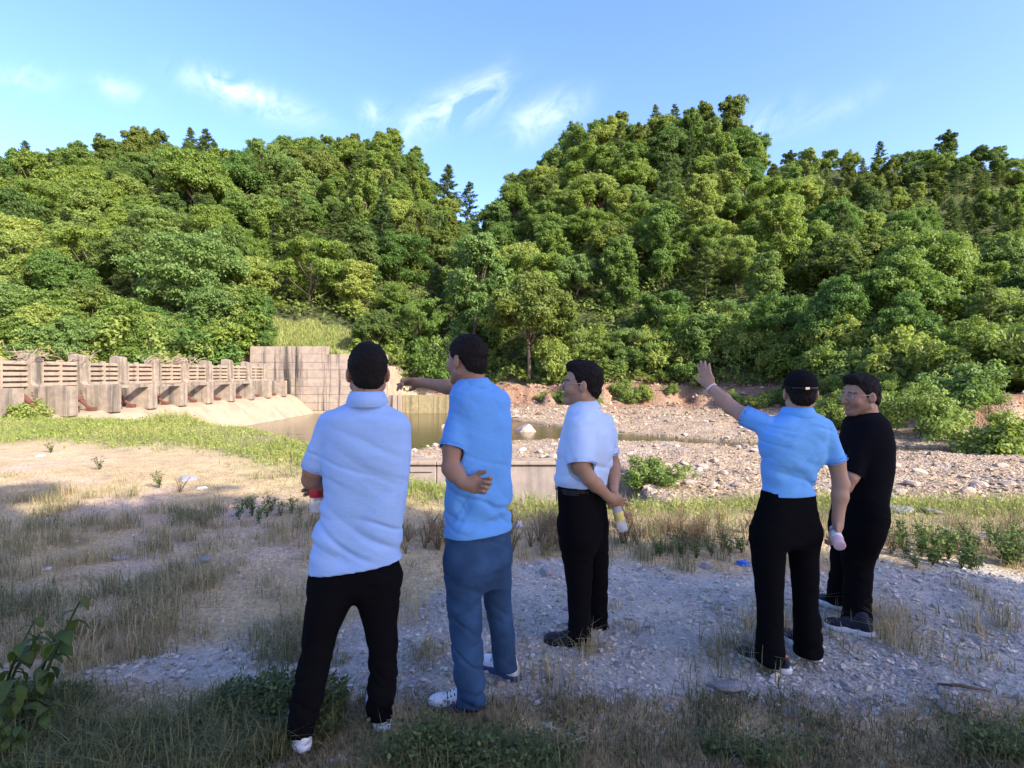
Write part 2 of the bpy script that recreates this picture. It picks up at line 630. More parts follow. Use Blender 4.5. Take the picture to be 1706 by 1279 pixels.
def terrain_col(X, Y, Z):
    edge = np.interp(X, EX, EY)
    n = 0.5 + 0.5 * fbm2(X * 0.8, Y * 0.8, 81)
    n2 = 0.5 + 0.5 * fbm2(X * 3.2, Y * 3.2, 83)
    cb = bank_col(X, Y)
    bed = lerp3(np.array([0.31, 0.225, 0.145]), np.array([0.41, 0.315, 0.215]), n2)
    bed = lerp3(bed, np.array([0.36, 0.31, 0.25]), sstep((n - 0.55) * 5) * 0.7)
    bed = lerp3(bed, np.array([0.20, 0.16, 0.10]), sstep((WATER + 0.10 - Z) / 0.08))
    u = X / np.maximum(Y, 1)
    yb = np.interp(u, UB, YB_)
    red = (X > -7) * sstep((Y - yb + 6.0) / 3) * sstep((n - 0.2) * 3)
    bed = lerp3(bed, np.array([0.27, 0.15, 0.09]), red * 0.9)
    t = sstep((Y - edge - 1.5) / 2.5)
    c = lerp3(cb, bed, t)
    fl = lerp3(np.array([0.035, 0.045, 0.018]), np.array([0.07, 0.08, 0.03]), n)
    c = lerp3(c, fl, sstep((Y - yb + 0.5) / 3))
    slope = grass_slope(X, Y)
    return lerp3(c, np.array([0.26, 0.25, 0.10]), slope)


def grass_slope(X, Y):
    """open grassy slope above the concrete abutment"""
    u = X / np.maximum(Y, 1)
    return sstep((u + 0.47) / 0.03) * sstep((-0.25 - u) / 0.03) * sstep((Y - 43) / 1) * sstep((54.0 - Y + 2 * fbm2(X * .3, Y * .3, 5)) / 2)


th_f = np.linspace(-math.radians(66), math.radians(66), 560)
th_b = np.linspace(math.radians(66), math.radians(294), 60)[1:-1]
th = np.concatenate([th_f, th_b])
rr = np.concatenate([[0.15, 0.5, 0.9], np.geomspace(1.3, 330, 470)])
TH, RR = np.meshgrid(th, rr)
GX, GY = RR * np.sin(TH), RR * np.cos(TH)
GZ = height(GX.ravel(), GY.ravel()).reshape(GX.shape)
GC = terrain_col(GX.ravel(), GY.ravel(), GZ.ravel())
nr, nt = GX.shape
ii, jj = np.meshgrid(np.arange(nr - 1), np.arange(nt), indexing='ij')
jn = (jj + 1) % nt
quads = np.stack([ii * nt + jj, (ii + 1) * nt + jj, (ii + 1) * nt + jn, ii * nt + jn], -1).reshape(-1, 4)
gv = np.stack([GX.ravel(), GY.ravel(), GZ.ravel()], 1)
qc = gv[quads].mean(1)
qx, qy = qc[:, 0], qc[:, 1]
pth, grn = masks(qx, qy)
qedge = np.interp(qx, EX, EY)
qu = qx / np.maximum(qy, 1)
is_path = (pth > 0.5) & (np.abs(qx) < 14) & (qy > 1.5)
is_bed = (qy > qedge + 3.0) & (qy > 4)
is_hill = (qy > np.interp(qu, UB, YB_)) & (qy > 10)
zone = np.where(is_hill, 3, np.where(is_bed, 2, np.where(is_path, 1, 0)))
for zi, (nm, mt) in enumerate([('river_bank_ground', 'soil'), ('gravel_path', 'path'), ('riverbed', 'bed'), ('hillside', 'hill')]):
    f = quads[zone == zi]
    used, inv = np.unique(f, return_inverse=True)
    f = inv.reshape(-1, 4)
    me = make_mesh(nm, gv[used], f[:, ::-1], M[mt], True, GC[used])
    link(nm, me, kind='structure', label={0: 'bare earth and grass bank the men stand on', 1: 'grey gravel track', 2: 'pale stony riverbed', 3: 'steep forest floor of the hills'}[zi])

# water
wx = np.linspace(-17.5, 46, 90)
wy = np.linspace(14, 44.5, 60)
WX, WY = np.meshgrid(wx, wy)
wv_ = np.stack([WX.ravel(), WY.ravel(), np.full(WX.size, WATER)], 1)
i2, j2 = np.meshgrid(np.arange(59), np.arange(89), indexing='ij')
wq = np.stack([i2 * 90 + j2, i2 * 90 + j2 + 1, (i2 + 1) * 90 + j2 + 1, (i2 + 1) * 90 + j2], -1).reshape(-1, 4)
wcx, wcy = wv_[wq].mean(1)[:, 0], wv_[wq].mean(1)[:, 1]
keep = np.abs(wcy - np.interp(wcx, SX, SY)) < np.interp(wcx, SX, SW) * 1.6 + 2.0
link('river_water', make_mesh('river_water', wv_, wq[keep], M['water'], True), kind='structure', label='murky olive water of the pool and shallow stream')

print('terrain', round(time.time() - T0, 1))
# ------------------------------------------------------------------ weir with gates, abutment, walls
def dam_x(y):
    return -20.4 + 0.04 * y


weir = link('weir', None, loc=(dam_x(32), 32, 0), label='low concrete weir with slatted flap gates and a curved pale spillway', cat='weir')


def wlocal(mb):
    mb.v = [(x - weir.location.x, y - weir.location.y, z) for x, y, z in mb.v]
    return mb


# spillway apron: curved crest swept along the weir axis
prof = []
for k in range(15):
    t = k / 14
    x = -3.2 + 6.9 * t
    if x < 1.0:
        z = 0.0
    else:
        s = (x - 1.0) / 2.7
        z = -1.75 * sstep(np.array(s * 0.93)) if s < 1 else -1.75
    prof.append((x, float(z)))
prof2 = [(-3.2, -3.0)] + prof + [(3.7, -3.0)]
mb = MB()
ys = np.linspace(14.0, 43.0, 40)
for i, y in enumerate(ys):
    for (x, z) in prof2:
        mb.v.append((dam_x(y) + x, y, z))
n = len(prof2)
for i in range(len(ys) - 1):
    for k in range(n - 1):
        mb.f.append((i * n + k, i * n + k + 1, (i + 1) * n + k + 1, (i + 1) * n + k))
mb.f.append(tuple(range(n - 1, -1, -1)))
mb.f.append(tuple((len(ys) - 1) * n + k for k in range(n)))
link('spillway', wlocal(mb).mesh('spillway', M['apron'], True), weir)

# piers (post upstream, low block downstream, sloping foot with bolts)
NP, Y0, DY = 11, 17.28, 2.36
pier_prof = [(-0.42, 0.0), (-0.42, 2.42), (-0.20, 2.50), (0.14, 2.42), (0.16, 1.25), (0.42, 1.0), (0.44, 0.0)]
blk = [(0.46, -0.12), (0.46, 1.12), (1.62, 1.12), (1.62, -0.12)]
pm = bm_ = None
piers = []
for i in range(NP):
    y = Y0 + i * DY
    yy = y - weir.location.y
    xx = dam_x(y) - weir.location.x
    if pm is None:
        pm = MB().prism_y(pier_prof, -0.24, 0.24).mesh('pier', M['concrete'], bevel=0.02)
        bm_ = MB().prism_y(blk, -0.30, 0.30).mesh('block', M['concrete'], bevel=0.02)
    p = link('pier', pm, weir, (xx, yy, 0))
    p.rotation_euler.z = random.uniform(-.02, .02)
    p.scale = (1, 1, random.uniform(0.96, 1.04))
    link('block', bm_, p)
    piers.append((xx, yy))
bolt = MB()
for k in range(5):
    for s in (0, 1):
        c = (0.20 + 0.05 * k, -0.245, 0.75 - 0.14 * k + s * 0.1)
        bolt.box((c[0] - .02, -0.262, c[2] - .02), (c[0] + .02, -0.243, c[2] + .02))
boltm = bolt.mesh('bolts', M['rust'])
# top beam along the block ends
mb = MB()
for i in range(3, 8):
    ya, yb2 = Y0 + i * DY + 0.31, Y0 + (i + 1) * DY - 0.31
    mb = MB()
    mb.hexa([(dam_x(ya) + 1.28, ya, 0.96), (dam_x(ya) + 1.60, ya, 0.96), (dam_x(yb2) + 1.60, yb2, 0.96), (dam_x(yb2) + 1.28, yb2, 0.96),
             (dam_x(ya) + 1.28, ya, 1.11), (dam_x(ya) + 1.60, ya, 1.11), (dam_x(yb2) + 1.60, yb2, 1.11), (dam_x(yb2) + 1.28, yb2, 1.11)])
    link('beam', wlocal(mb).mesh('beam', M['concrete']), weir)
# gates: five slats each with dark gaps, stiffener posts, hydraulic struts below
L = DY - 0.52
slat = MB().prism_y([(-0.05, 0.0), (-0.05, 0.155), (0.03, 0.155), (0.09, 0.12), (0.09, 0.02), (0.03, 0.0)], -L / 2, L / 2).mesh('slat', M['slat'])
stf = MB().box((-0.09, -0.035, 1.06), (0.115, 0.035, 2.20)).mesh('stiffener', M['slat'])
plate = MB().box((-0.14, -L / 2 + 0.002, 0.0), (-0.07, L / 2 - 0.002, 2.10)).mesh('gate', M['concrete'])
strut = MB()
strut.tube([(1.05, 0, 0.05), (0.15, 0, 0.88)], 0.075, 8)
strut.tube([(0.62, 0, 0.45), (0.15, 0, 0.88)], 0.11, 8)
strut.box((0.95, -0.16, -0.02), (1.2, 0.16, 0.14))
strutm = strut.mesh('hydraulic_strut', M['rust'])
for i in range(NP - 1):
    y = Y0 + (i + 0.5) * DY
    g = link('gate', plate, weir, (dam_x(y) - weir.location.x, y - weir.location.y, 0))
    for k in range(5):
        s = link('slat', slat, g, (0.0, 0, 1.08 + 0.222 * k))
        s.rotation_euler.y = random.uniform(-.06, .06)
    link('stiffener', stf, g, (0, random.uniform(-.25, .25), 0))
    link('stiffener', stf, g, (0, -L / 2 + 0.04, 0))
    for dy in (-0.5, 0.45):
        link('hydraulic_strut', strutm, weir, (dam_x(y) - weir.location.x, y - weir.location.y + dy, 0))
for (xx, yy) in piers[1:]:
    link('bolt', boltm, weir, (xx, yy, 0), kind='stuff')


# driftwood caught on the pier tops
def twigs(name, base, n, spread, seed, label):
    r = random.Random(seed)
    mb = MB()
    for k in range(n):
        a = r.uniform(0, 6.28)
        p = np.array([r.gauss(0, spread * .5), r.gauss(0, spread), abs(r.gauss(0, .12))])
        d = np.array([math.cos(a) * .5, math.sin(a), r.uniform(-.5, .45)])
        ln = r.uniform(.3, 1.0)
        mid = p + d * ln * .5 + np.array([0, 0, r.uniform(-.1, .15)])
        mb.tube([p, mid, p + d * ln], [.018, .013, .006], 5)
    return link(name, mb.mesh(name, M['twig']), None, base, label=label, cat='driftwood')


for i, (k, lab) in enumerate([(2, 'tangle of dry driftwood caught on the tallest end pier beside the bush'), (5, 'bent dry branches caught on the middle piers of the weir'), (6, 'big bundle of dry twigs snagged on a pier top halfway along the weir'), (3, 'a few loose dry sticks lying over the gate top near the bush')]):
    y = Y0 + k * DY
    twigs('driftwood', (dam_x(y) + .05, y, 2.30 if k != 3 else 2.24), [40, 26, 60, 14][i], [.45, .4, .55, .35][i], i, lab)

# tall abutment: concrete lifts with recessed joints
ab = link('abutment_wall', None, loc=(-16, 43.2, 0), label='tall streaked concrete abutment wall at the far end of the weir', cat='wall')
zs = [-2.2, -1.30, -0.70, -0.05, 0.60, 1.25, 1.90, 2.50, 3.15, 3.78]
for i in range(9):
    x1 = -14.72 if i == 8 else -10.0
    xs = [-20.75, x1] if i == 8 else [-20.75, -14.7, x1]
    for a, b in zip(xs[:-1], xs[1:]):
        off = random.uniform(-.012, .012)
        m_ = MB().box((a + .012 + 16, -0.45 + off, zs[i] + .012), (b - .012 + 16, 0.25, zs[i + 1] - .012)).mesh('concrete_panel', M['abut'], bevel=0.012)
        link('concrete_panel', m_, ab)
link('core', MB().box((-4.73, -0.415, -2.3), (1.26, 0.6, 3.74)).mesh('core', M['sill']), ab)
link('core', MB().box((1.27, -0.415, -2.3), (5.97, 0.6, 3.11)).mesh('core', M['sill']), ab)
link('footing', MB().box((-2.6, -1.0, -2.2), (6.6, -0.47, -1.36)).mesh('footing', M['apron'], bevel=.03), ab)
# low side wall carrying on from it
lw = link('training_wall', None, loc=(-7.4, 43.0, 0), label='low yellow algae-stained concrete wall along the far edge of the pool', cat='wall')
link('wall_panel', MB().box((-2.58, -0.4, -2.2), (-1.62, 0.2, -0.10)).mesh('wall_panel', M['abut'], bevel=.015), lw)
link('pilaster', MB().box((-1.60, -0.46, -2.2), (-1.25, 0.2, -0.06)).mesh('pilaster', M['slat'], bevel=.015), lw)
for a, b in ((-1.23, 0.0), (0.02, 1.2), (1.22, 2.45)):
    link('wall_panel', MB().box((a, -0.4, -2.2), (b, 0.2, -0.12)).mesh('wall_panel', M['algae'], bevel=.015), lw)
# low wall in front of the gravel bar
sw = link('retaining_wall', None, loc=(-2.0, 17.3, -2.0), label='low grey concrete retaining wall below the grass, edging the gravel bar', cat='wall')
for k in range(5):
    a, b = -4.2 + k * 1.9, -4.2 + (k + 1) * 1.9
    m_ = MB().box((a + .01, -0.15, -1.2), (b - .01, 0.35, 0.72)).mesh('wall_panel', M['sill'], bevel=.02)
    link('wall_panel', m_, sw)
    m_ = MB().box((a + .005, -0.24, 0.722), (b - .005, 0.55, 0.84)).mesh('coping', M['slat'], bevel=.02)
    link('coping', m_, sw)
print('dam', round(time.time() - T0, 1))
# ------------------------------------------------------------------ trees
def leaf_quads(c, d, nrm, ln, wd):
    """rhombic leaves: centre c, axis d, normal nrm (n,3 arrays)"""
    d = d - nrm * np.sum(d * nrm, 1, keepdims=True)
    d /= np.linalg.norm(d, axis=1, keepdims=True) + 1e-9
    s = np.cross(nrm, d)
    ln = np.asarray(ln)[:, None]
    wd = np.asarray(wd)[:, None]
    v = np.stack([c - d * ln * .5, c + s * wd * .5 - d * ln * .05 - nrm * wd * .10, c + d * ln * .5, c - s * wd * .5 - d * ln * .05 - nrm * wd * .10], 1)
    n = len(c)
    return v.reshape(-1, 3), np.arange(n * 4).reshape(n, 4)


def crown_clumps(seed, kind):
    r = np.random.RandomState(seed)
    cl = []          # centre, radii
    if kind == 'round':
        for k in range(40):
            d = unit(r.normal(size=3))
            d[2] = abs(d[2]) * 1.1 - 0.25
            q = r.uniform(.45, 1.0)
            c = np.array([0, 0, 5.6]) + d * np.array([3.1, 3.1, 3.4]) * q
            s = r.uniform(.55, 1.35)
            cl.append((c, np.array([s * 1.1, s * 1.1, s * .85])))
    elif kind == 'tall':
        for k in range(36):
            z = r.uniform(1.8, 9.6)
            R = 2.3 * math.sin(min(1, (10.6 - z) / 5.0) * math.pi / 2) * (0.55 + 0.45 * min(1, (z) / 4.0))
            a = r.uniform(0, 6.28)
            q = math.sqrt(r.uniform(0.15, 1))
            s = r.uniform(.6, 1.15)
            cl.append((np.array([math.cos(a) * R * q, math.sin(a) * R * q, z]), np.array([s, s, s * .95])))
    elif kind == 'layered':
        for k in range(26):
            z = r.uniform(3.2, 8.4)
            a = r.uniform(0, 6.28)
            R = 3.9 * (1 - ((z - 5.6) / 5.0) ** 2)
            q = math.sqrt(r.uniform(0.1, 1))
            s = r.uniform(1.0, 1.8)
            cl.append((np.array([math.cos(a) * R * q, math.sin(a) * R * q, z]), np.array([s * 1.0, s * 1.0, s * .52])))
    elif kind == 'bush':
        for k in range(22):
            d = unit(r.normal(size=3))
            d[2] = abs(d[2])
            q = r.uniform(.35, 1.0)
            s = r.uniform(.35, .7)
            cl.append((np.array([0, 0, .25]) + d * np.array([1.5, 1.5, 1.45]) * q, np.array([s, s, s * .9])))
    return cl


def broad_crown(name, seed, kind, nleaf, ls, mat):
    r = np.random.RandomState(seed + 500)
    cl = crown_clumps(seed, kind)
    main = cl
    cl = []
    for c, rad in main:                       # every clump breaks up into sprays of different size
        k = 9 if kind != 'bush' else 6
        d = unit(r.normal(size=(k, 3)) + np.array([0, 0, .3]))
        for q in d:
            f_ = r.uniform(.28, .55)
            cl.append((c + q * rad * r.uniform(.55, 1.15), rad.mean() * f_ * np.array([1, 1, .8]) * r.uniform(.7, 1.2)))
        cl.append((c, rad * .75))
    w = np.array([c[1][0] * c[1][1] for c in cl])
    cnt = np.maximum(8, (nleaf * w / w.sum()).astype(int))
    V, F, R = [], [], []
    base = 0
    for (c, rad), n in zip(cl, cnt):
        d = unit(r.normal(size=(n, 3)))
        fl = d[:, 2] < -0.2
        d[fl, 2] *= -r.choice([1, 1, -1], size=fl.sum())
        # each clump is itself made of small lumps
        lump = 1 + 0.22 * noise3(d[:, 0] * 2.2 + seed, d[:, 1] * 2.2 + c[0], d[:, 2] * 2.2 + c[1], seed)
        p = c + d * rad * (r.uniform(.25, 1.25, size=(n, 1)) ** .7) * lump[:, None]
        nrm = unit(d + r.normal(size=(n, 3)) * .55 + np.array([0, 0, .35]))
        ax = unit(r.normal(size=(n, 3)) + d * .7 + np.array([0, 0, -.35]))
        ln = ls * r.uniform(.7, 1.4, n)
        v, f = leaf_quads(p, ax, nrm, ln, ln * r.uniform(.45, .65, n))
        V.append(v)
        F.append(f + base)
        base += len(v)
        tone = np.clip(r.normal(.5, .20, n) + r.normal(0, .12), 0, 1)
        R.append(np.repeat(tone, 4))
    return make_mesh(name, np.concatenate(V), np.concatenate(F), mat, False, None, np.concatenate(R)), main


def conifer_crown(name, seed, H, mat):
    r = np.random.RandomState(seed)
    V, F, R = [], [], []
    base = 0
    for k in range(110):
        t = (k + r.uniform(0, 1)) / 110
        z = 0.9 + (H - 1.0) * t
        ln = (H * .30) * (1 - t) ** .75 * r.uniform(.65, 1.15) + .25
        a = r.uniform(0, 6.28)
        d = np.array([math.cos(a), math.sin(a), 0.25 - .45 * (1 - t)])
        n = int(70 * (0.35 + ln / 2.2))
        q = r.uniform(.12, 1, n) ** .7
        p = np.array([0, 0, z]) + d * ln * q[:, None] + r.normal(size=(n, 3)) * np.array([.20, .20, .10]) * (1.1 - q[:, None] * .4)
        p[:, 2] += .25 * q * q * ln * .4
        ax = unit(d + r.normal(size=(n, 3)) * .7)
        nrm = unit(np.array([0, 0, 1.0]) + d * .3 + r.normal(size=(n, 3)) * .6)
        L = r.uniform(.26, .5, n)
        v, f = leaf_quads(p, ax, nrm, L, L * .32)
        V.append(v)
        F.append(f + base)
        base += len(v)
        R.append(np.repeat(np.clip(r.normal(.5, .22, n), 0, 1), 4))
    return make_mesh(name, np.concatenate(V), np.concatenate(F), mat, False, None, np.concatenate(R))


def trunk_mesh(name, seed, H, r0, cl=None):
    r = random.Random(seed)
    mb = MB()
    pts = [np.array([r.uniform(-.12, .12) * i, r.uniform(-.12, .12) * i, H * i / 5 - (.8 if i == 0 else 0)]) for i in range(6)]
    mb.tube(pts, [r0 * (1 - .15 * i) for i in range(6)], 7)
    if cl:
        for c, rad in r.sample(cl, min(10, len(cl))):
            z0 = min(max(.8, c[2] * .55), H * .92)
            st = np.array([pts[3][0] * z0 / H, pts[3][1] * z0 / H, z0])
            mb.tube([st, (st + c) / 2 + np.array([0, 0, -.15]), c], [r0 * .42, r0 * .28, r0 * .1], 5)
    return mb.mesh(name, M['bark'], True)


PROTO = {}
for nm, kinds in {'broadleaf_tree': [('round', 1, 'leafA'), ('round', 2, 'leafB'), ('round', 3, 'leafD'), ('round', 4, 'leafA')],
                  'slender_tree': [('tall', 5, 'leafA'), ('tall', 6, 'leafB'), ('tall', 7, 'leafD')],
                  'feathery_tree': [('layered', 8, 'leafD'), ('layered', 9, 'leafA'), ('layered', 10, 'leafA')]}.items():
    PROTO[nm] = []
    for kd, sd, mt in kinds:
        cm, cl = broad_crown('crown', sd, kd, 36000, .235 if kd != 'layered' else .22, M[mt])
        PROTO[nm].append((cm, trunk_mesh('trunk', sd, {'round': 6.5, 'tall': 9, 'layered': 7}[kd], .2, cl)))
PROTO['conifer'] = [(conifer_crown('crown', s, H, M['leafC']), trunk_mesh('trunk', s, H * .97, .16)) for s, H in ((21, 10), (22, 11.5))]
PROTO['shrub'] = []
for sd, mt in ((31, 'leafD'), (32, 'leafA'), (33, 'leafD')):
    cm, cl = broad_crown('crown', sd, 'bush', 8000, .13, M[mt])
    PROTO['shrub'].append((cm, trunk_mesh('trunk', sd, .9, .04, cl)))


def tree(kind, v, loc, s, rz, label, group, cat='tree', sz=1.0):
    cm, tm = PROTO[kind][v % len(PROTO[kind])]
    o = link(kind, None, None, loc, label, cat, group)
    o.scale = (s, s, s * sz)
    o.rotation_euler = (random.uniform(-.05, .05), random.uniform(-.05, .05), rz)
    link('trunk', tm, o)
    link('crown', cm, o)
    return o


def hz1(x, y):
    return float(height(np.array([x]), np.array([y]))[0])


LAB = {('broadleaf_tree', 0): 'rounded broadleaf tree in the wood on the hill above the weir',
       ('slender_tree', 0): 'tall narrow leafy tree in the wood on the hill above the weir',
       ('feathery_tree', 0): 'pale layered feathery tree in the wood on the hill above the weir',
       ('conifer', 0): 'dark pointed conifer in the wood on the hill above the weir',
       ('broadleaf_tree', 1): 'rounded broadleaf tree in the wood on the steep hill across the riverbed',
       ('slender_tree', 1): 'tall narrow leafy tree in the wood on the steep hill across the riverbed',
       ('feathery_tree', 1): 'pale layered feathery tree in the wood on the steep hill across the riverbed',
       ('conifer', 1): 'dark pointed conifer in the wood on the steep hill across the riverbed',
       ('broadleaf_tree', 2): 'rounded broadleaf tree on the distant ridge behind the steep hill',
       ('slender_tree', 2): 'tall narrow leafy tree on the distant ridge behind the steep hill',
       ('feathery_tree', 2): 'pale layered feathery tree on the distant ridge behind the steep hill',
       ('conifer', 2): 'dark pointed conifer on the distant ridge behind the steep hill'}
placed = []
pr = random.Random(5)


def free(x, y, d):
    for a, b, e in placed:
        if (a - x) ** 2 + (b - y) ** 2 < ((d + e) * .5) ** 2:
            return False
    return True


# a few trees with a shape of their own
for (px, base, top, Y, kind, v, sz, lab) in [
        (880, 655, 440, 47.5, 'broadleaf_tree', 1, 1.05, 'big dense round tree leaning over the bank at the end of the algae-stained wall'),
        (790, 640, 385, 53, 'slender_tree', 2, 1.1, 'tall bright green tree at the foot of the gap between the hills'),
        (1225, 600, 395, 55, 'feathery_tree', 0, 1.0, 'pale tree with flat leafy tiers standing out from the dark slope across the riverbed'),
        (1105, 560, 335, 57, 'slender_tree', 0, 1.15, 'tall spire-shaped leafy tree halfway up the slope across the riverbed'),
        (745, 345, 268, 128, 'conifer', 0, 1.0, 'lone dark conifer on the edge of the gap between the hills'),
        (780, 365, 312, 134, 'conifer', 1, 1.0, 'small conifer in the bottom of the gap between the hills'),
        (1092, 240, 170, 104, 'conifer', 0, 1.0, 'tallest pointed conifer on the very top of the steep hill'),
        (1125, 245, 176, 103, 'conifer', 1, 1.0, 'broad conifer beside the tallest one on the hilltop'),
        (1160, 250, 184, 103, 'slender_tree', 1, 1.0, 'tall leafy tree beside the hilltop conifers'),
        (1300, 660, 480, 44, 'broadleaf_tree', 0, 1.0, 'leafy tree at the foot of the slope directly above the rubble bank'),
        (1180, 650, 520, 46, 'slender_tree', 2, .8, 'light green young tree at the foot of the slope above the rubble bank')]:
    x = (px - CX) / FPX * Y
    z = hz1(x, Y)
    H = EYE - (top - HZ) / FPX * Y - z
    hh = {'broadleaf_tree': 9.4, 'slender_tree': 10.2, 'feathery_tree': 8.6, 'conifer': 10.5}[kind]
    s = max(.5, H / hh) / sz
    tree(kind, v, (x, Y, z - .2), s, pr.uniform(0, 6), lab, None, sz=sz)
    placed.append((x, Y, 4.5))

count = {}
for tries in range(22000):
    u = pr.uniform(-1.12, 1.10)
    yb = float(np.interp(u, UB, YB_))
    yr = float(np.interp(u, YRu, YR_))
    far = u > 0.42 and pr.random() < .42
    if far:
        Y = pr.uniform(120, 190)
        zn = 2
    else:
        Y = yb + 1.0 + (yr + 3 - yb) * pr.random() ** .9
        zn = 0 if u < (-0.07 if Y > 75 else -0.14) else 1
    x = u * Y
    if grass_slope(np.array([x]), np.array([Y]))[0] > .2 or (x < -5 and Y < 45):
        continue
    d = pr.uniform(3.3, 5.2) * (1.2 if far else 1)
    if not free(x, Y, d):
        continue
    top = (Y - yb) / (yr - yb) > .85 or far
    w = pr.random()
    kind = 'broadleaf_tree' if w < .36 else 'slender_tree' if w < .70 else 'feathery_tree' if w < .88 else 'conifer'
    if top and pr.random() < .30:
        kind = 'conifer'
    if count.get(kind, 0) > 290:
        continue
    count[kind] = count.get(kind, 0) + 1
    placed.append((x, Y, d))
    s = d / 5.4 * pr.uniform(.85, 1.3)
    if -.16 < u < .0 and Y > 90:
        s *= .7
    if (Y - yb) < 6:
        s *= .75
    if kind == 'conifer':
        s *= .78
    tree(kind, pr.randrange(9), (x, Y, hz1(x, Y) - .3 - 1.1 * s * (kind != 'conifer')), s, pr.uniform(0, 6.28), LAB[kind, zn], ['trees of the hill above the weir', 'trees of the steep hill across the riverbed', 'trees of the distant ridge'][zn], sz=pr.uniform(.9, 1.2))
print('trees', count, round(time.time() - T0, 1))

# trees and shrubs that close the wood down to the weir
er = random.Random(41)
for k in range(46):
    u_ = -1.12 + .66 * (k + er.random()) / 46
    Y = float(np.interp(u_, UB, YB_)) + er.uniform(-1.5, 3.0)
    x = u_ * Y
    if grass_slope(np.array([x]), np.array([Y]))[0] > .2:
        continue
    kd = er.choice(['broadleaf_tree', 'slender_tree', 'shrub', 'shrub', 'broadleaf_tree'])
    s_ = er.uniform(.5, .8) if kd != 'shrub' else er.uniform(1.6, 2.6)
    tree(kd, er.randrange(9), (x, Y, hz1(x, Y) - 1.0 * s_ * (kd != 'shrub')), s_, er.uniform(0, 6.28), {'shrub': 'tall leafy shrub right behind the gates of the weir', 'broadleaf_tree': 'low rounded tree right behind the gates of the weir', 'slender_tree': 'low narrow tree right behind the gates of the weir'}[kd], 'wood edge behind the weir', 'shrub' if kd == 'shrub' else 'tree')

# undergrowth: leaf mass that closes the gaps between the trunks
n = 120000
u = RS.uniform(-1.12, 1.1, n)
yb = np.interp(u, UB, YB_)
yr = np.interp(u, YRu, YR_)
Y = yb - 0.5 + (yr + 2 - yb) * RS.uniform(0, 1, n) ** 1.3
far_ = (u > .35) & (RS.uniform(0, 1, n) < .35)
Y = np.where(far_, RS.uniform(110, 188, n), Y)
X = u * Y
ok = (grass_slope(X, Y) < .3) & ~((X < -5.4) & (Y < 44.5))
X, Y = X[ok], Y[ok]
n = len(X)
Z = height(X, Y)
lump = np.clip(1.2 + 1.9 * fbm2(X * .55, Y * .55, 91), .15, 2.6)
p = np.stack([X, Y, Z + lump * RS.uniform(.2, 1.0, n) ** .5], 1)
nrm = unit(RS.normal(size=(n, 3)) * .6 + np.array([0, -.25, .8]))
ax = unit(RS.normal(size=(n, 3)))
L_ = RS.uniform(.28, .6, n) * (1 + .8 * (Y > 100))
v, f = leaf_quads(p, ax, nrm, L_, L_ * .6)
link('undergrowth', make_mesh('undergrowth', v, f, M['leafB'], False, None, np.repeat(np.clip(RS.normal(.5, .25, n), 0, 1), 4)), kind='stuff', label='tangled green undergrowth covering the forest floor of both hills', cat='undergrowth')

# bushes by the river
for (px, py, wpx, hpx, z, v, lab) in [
        (1092, 806, 135, 56, -1.36, 0, 'bright green bush growing alone on the stony riverbed'),
        (1375, 706, 105, 62, -1.0, 0, 'low bright bush on the far bank behind the man in the black polo'),
        (1530, 714, 150, 90, -0.9, 2, 'wide leafy bush on the far bank beside the shallow stream'),
        (1655, 728, 185, 105, -0.9, 0, 'pale sprawling bush at the edge of the far bank with a bare stick'),
        (1440, 700, 110, 72, -0.8, 2, 'rounded bush on the far bank between two paler bushes'),
        (1235, 672, 95, 82, 0.2, 0, 'yellow-green bush behind the raised hand on the far bank'),
        (1600, 690, 150, 90, -0.4, 0, 'tall pale bush at the wood edge above the far bank'),
        (12, 690, 120, 76, 0.0, 0, 'light green bush hiding the near end of the weir')]:
    q = G(px, py, z)
    if px == 12:
        q = np.array([(15 - CX) / FPX * 19.3, 19.3, 0.05])
    if px == 1235:
        q = np.array([(1235 - CX) / FPX * 46, 46, hz1((1235 - CX) / FPX * 46, 46)])
    zz = min(hz1(q[0], q[1]), z + .2)
    wm = wpx / FPX * q[1]
    o = tree('shrub', v, (q[0], q[1], zz - .03), wm / 3.6, random.uniform(0, 6), lab, None, 'bush', sz=(hpx / wpx) * 1.75)
    if px == 12:
        o.scale = (1.0, .8, .8)
fr = random.Random(23)
for k in range(70):
    u_ = fr.uniform(-1.05, 1.05)
    yb_ = float(np.interp(u_, UB, YB_))
    Y = yb_ + fr.uniform(.0, 4.5)
    x = u_ * Y
    if grass_slope(np.array([x]), np.array([Y]))[0] > .2 or (x < -4.5 and Y < 46):
        continue
    s_ = fr.uniform(.9, 1.9)
    tree('shrub', fr.randrange(3), (x, Y, hz1(x, Y) - .2), s_, fr.uniform(0, 6), 'leafy shrub at the foot of the wooded hill above the weir' if u_ < -.1 else 'leafy shrub at the foot of the steep hill across the riverbed', 'shrubs at the foot of the hills', 'shrub', sz=fr.uniform(.9, 1.3))
for k in range(26):
    u_ = fr.uniform(.02, .75)
    Y = float(np.interp(u_, UB, YB_)) - fr.uniform(.2, 3.2)
    x = u_ * Y
    s_ = fr.uniform(.35, .8)
    tree('shrub', fr.choice([0, 2]), (x, Y, hz1(x, Y) - .1), s_, fr.uniform(0, 6), 'low pale green shrub sprouting on top of the red earth bank', 'low scrub on the earth bank', 'shrub', sz=fr.uniform(.8, 1.1))
print('bushes', round(time.time() - T0, 1))
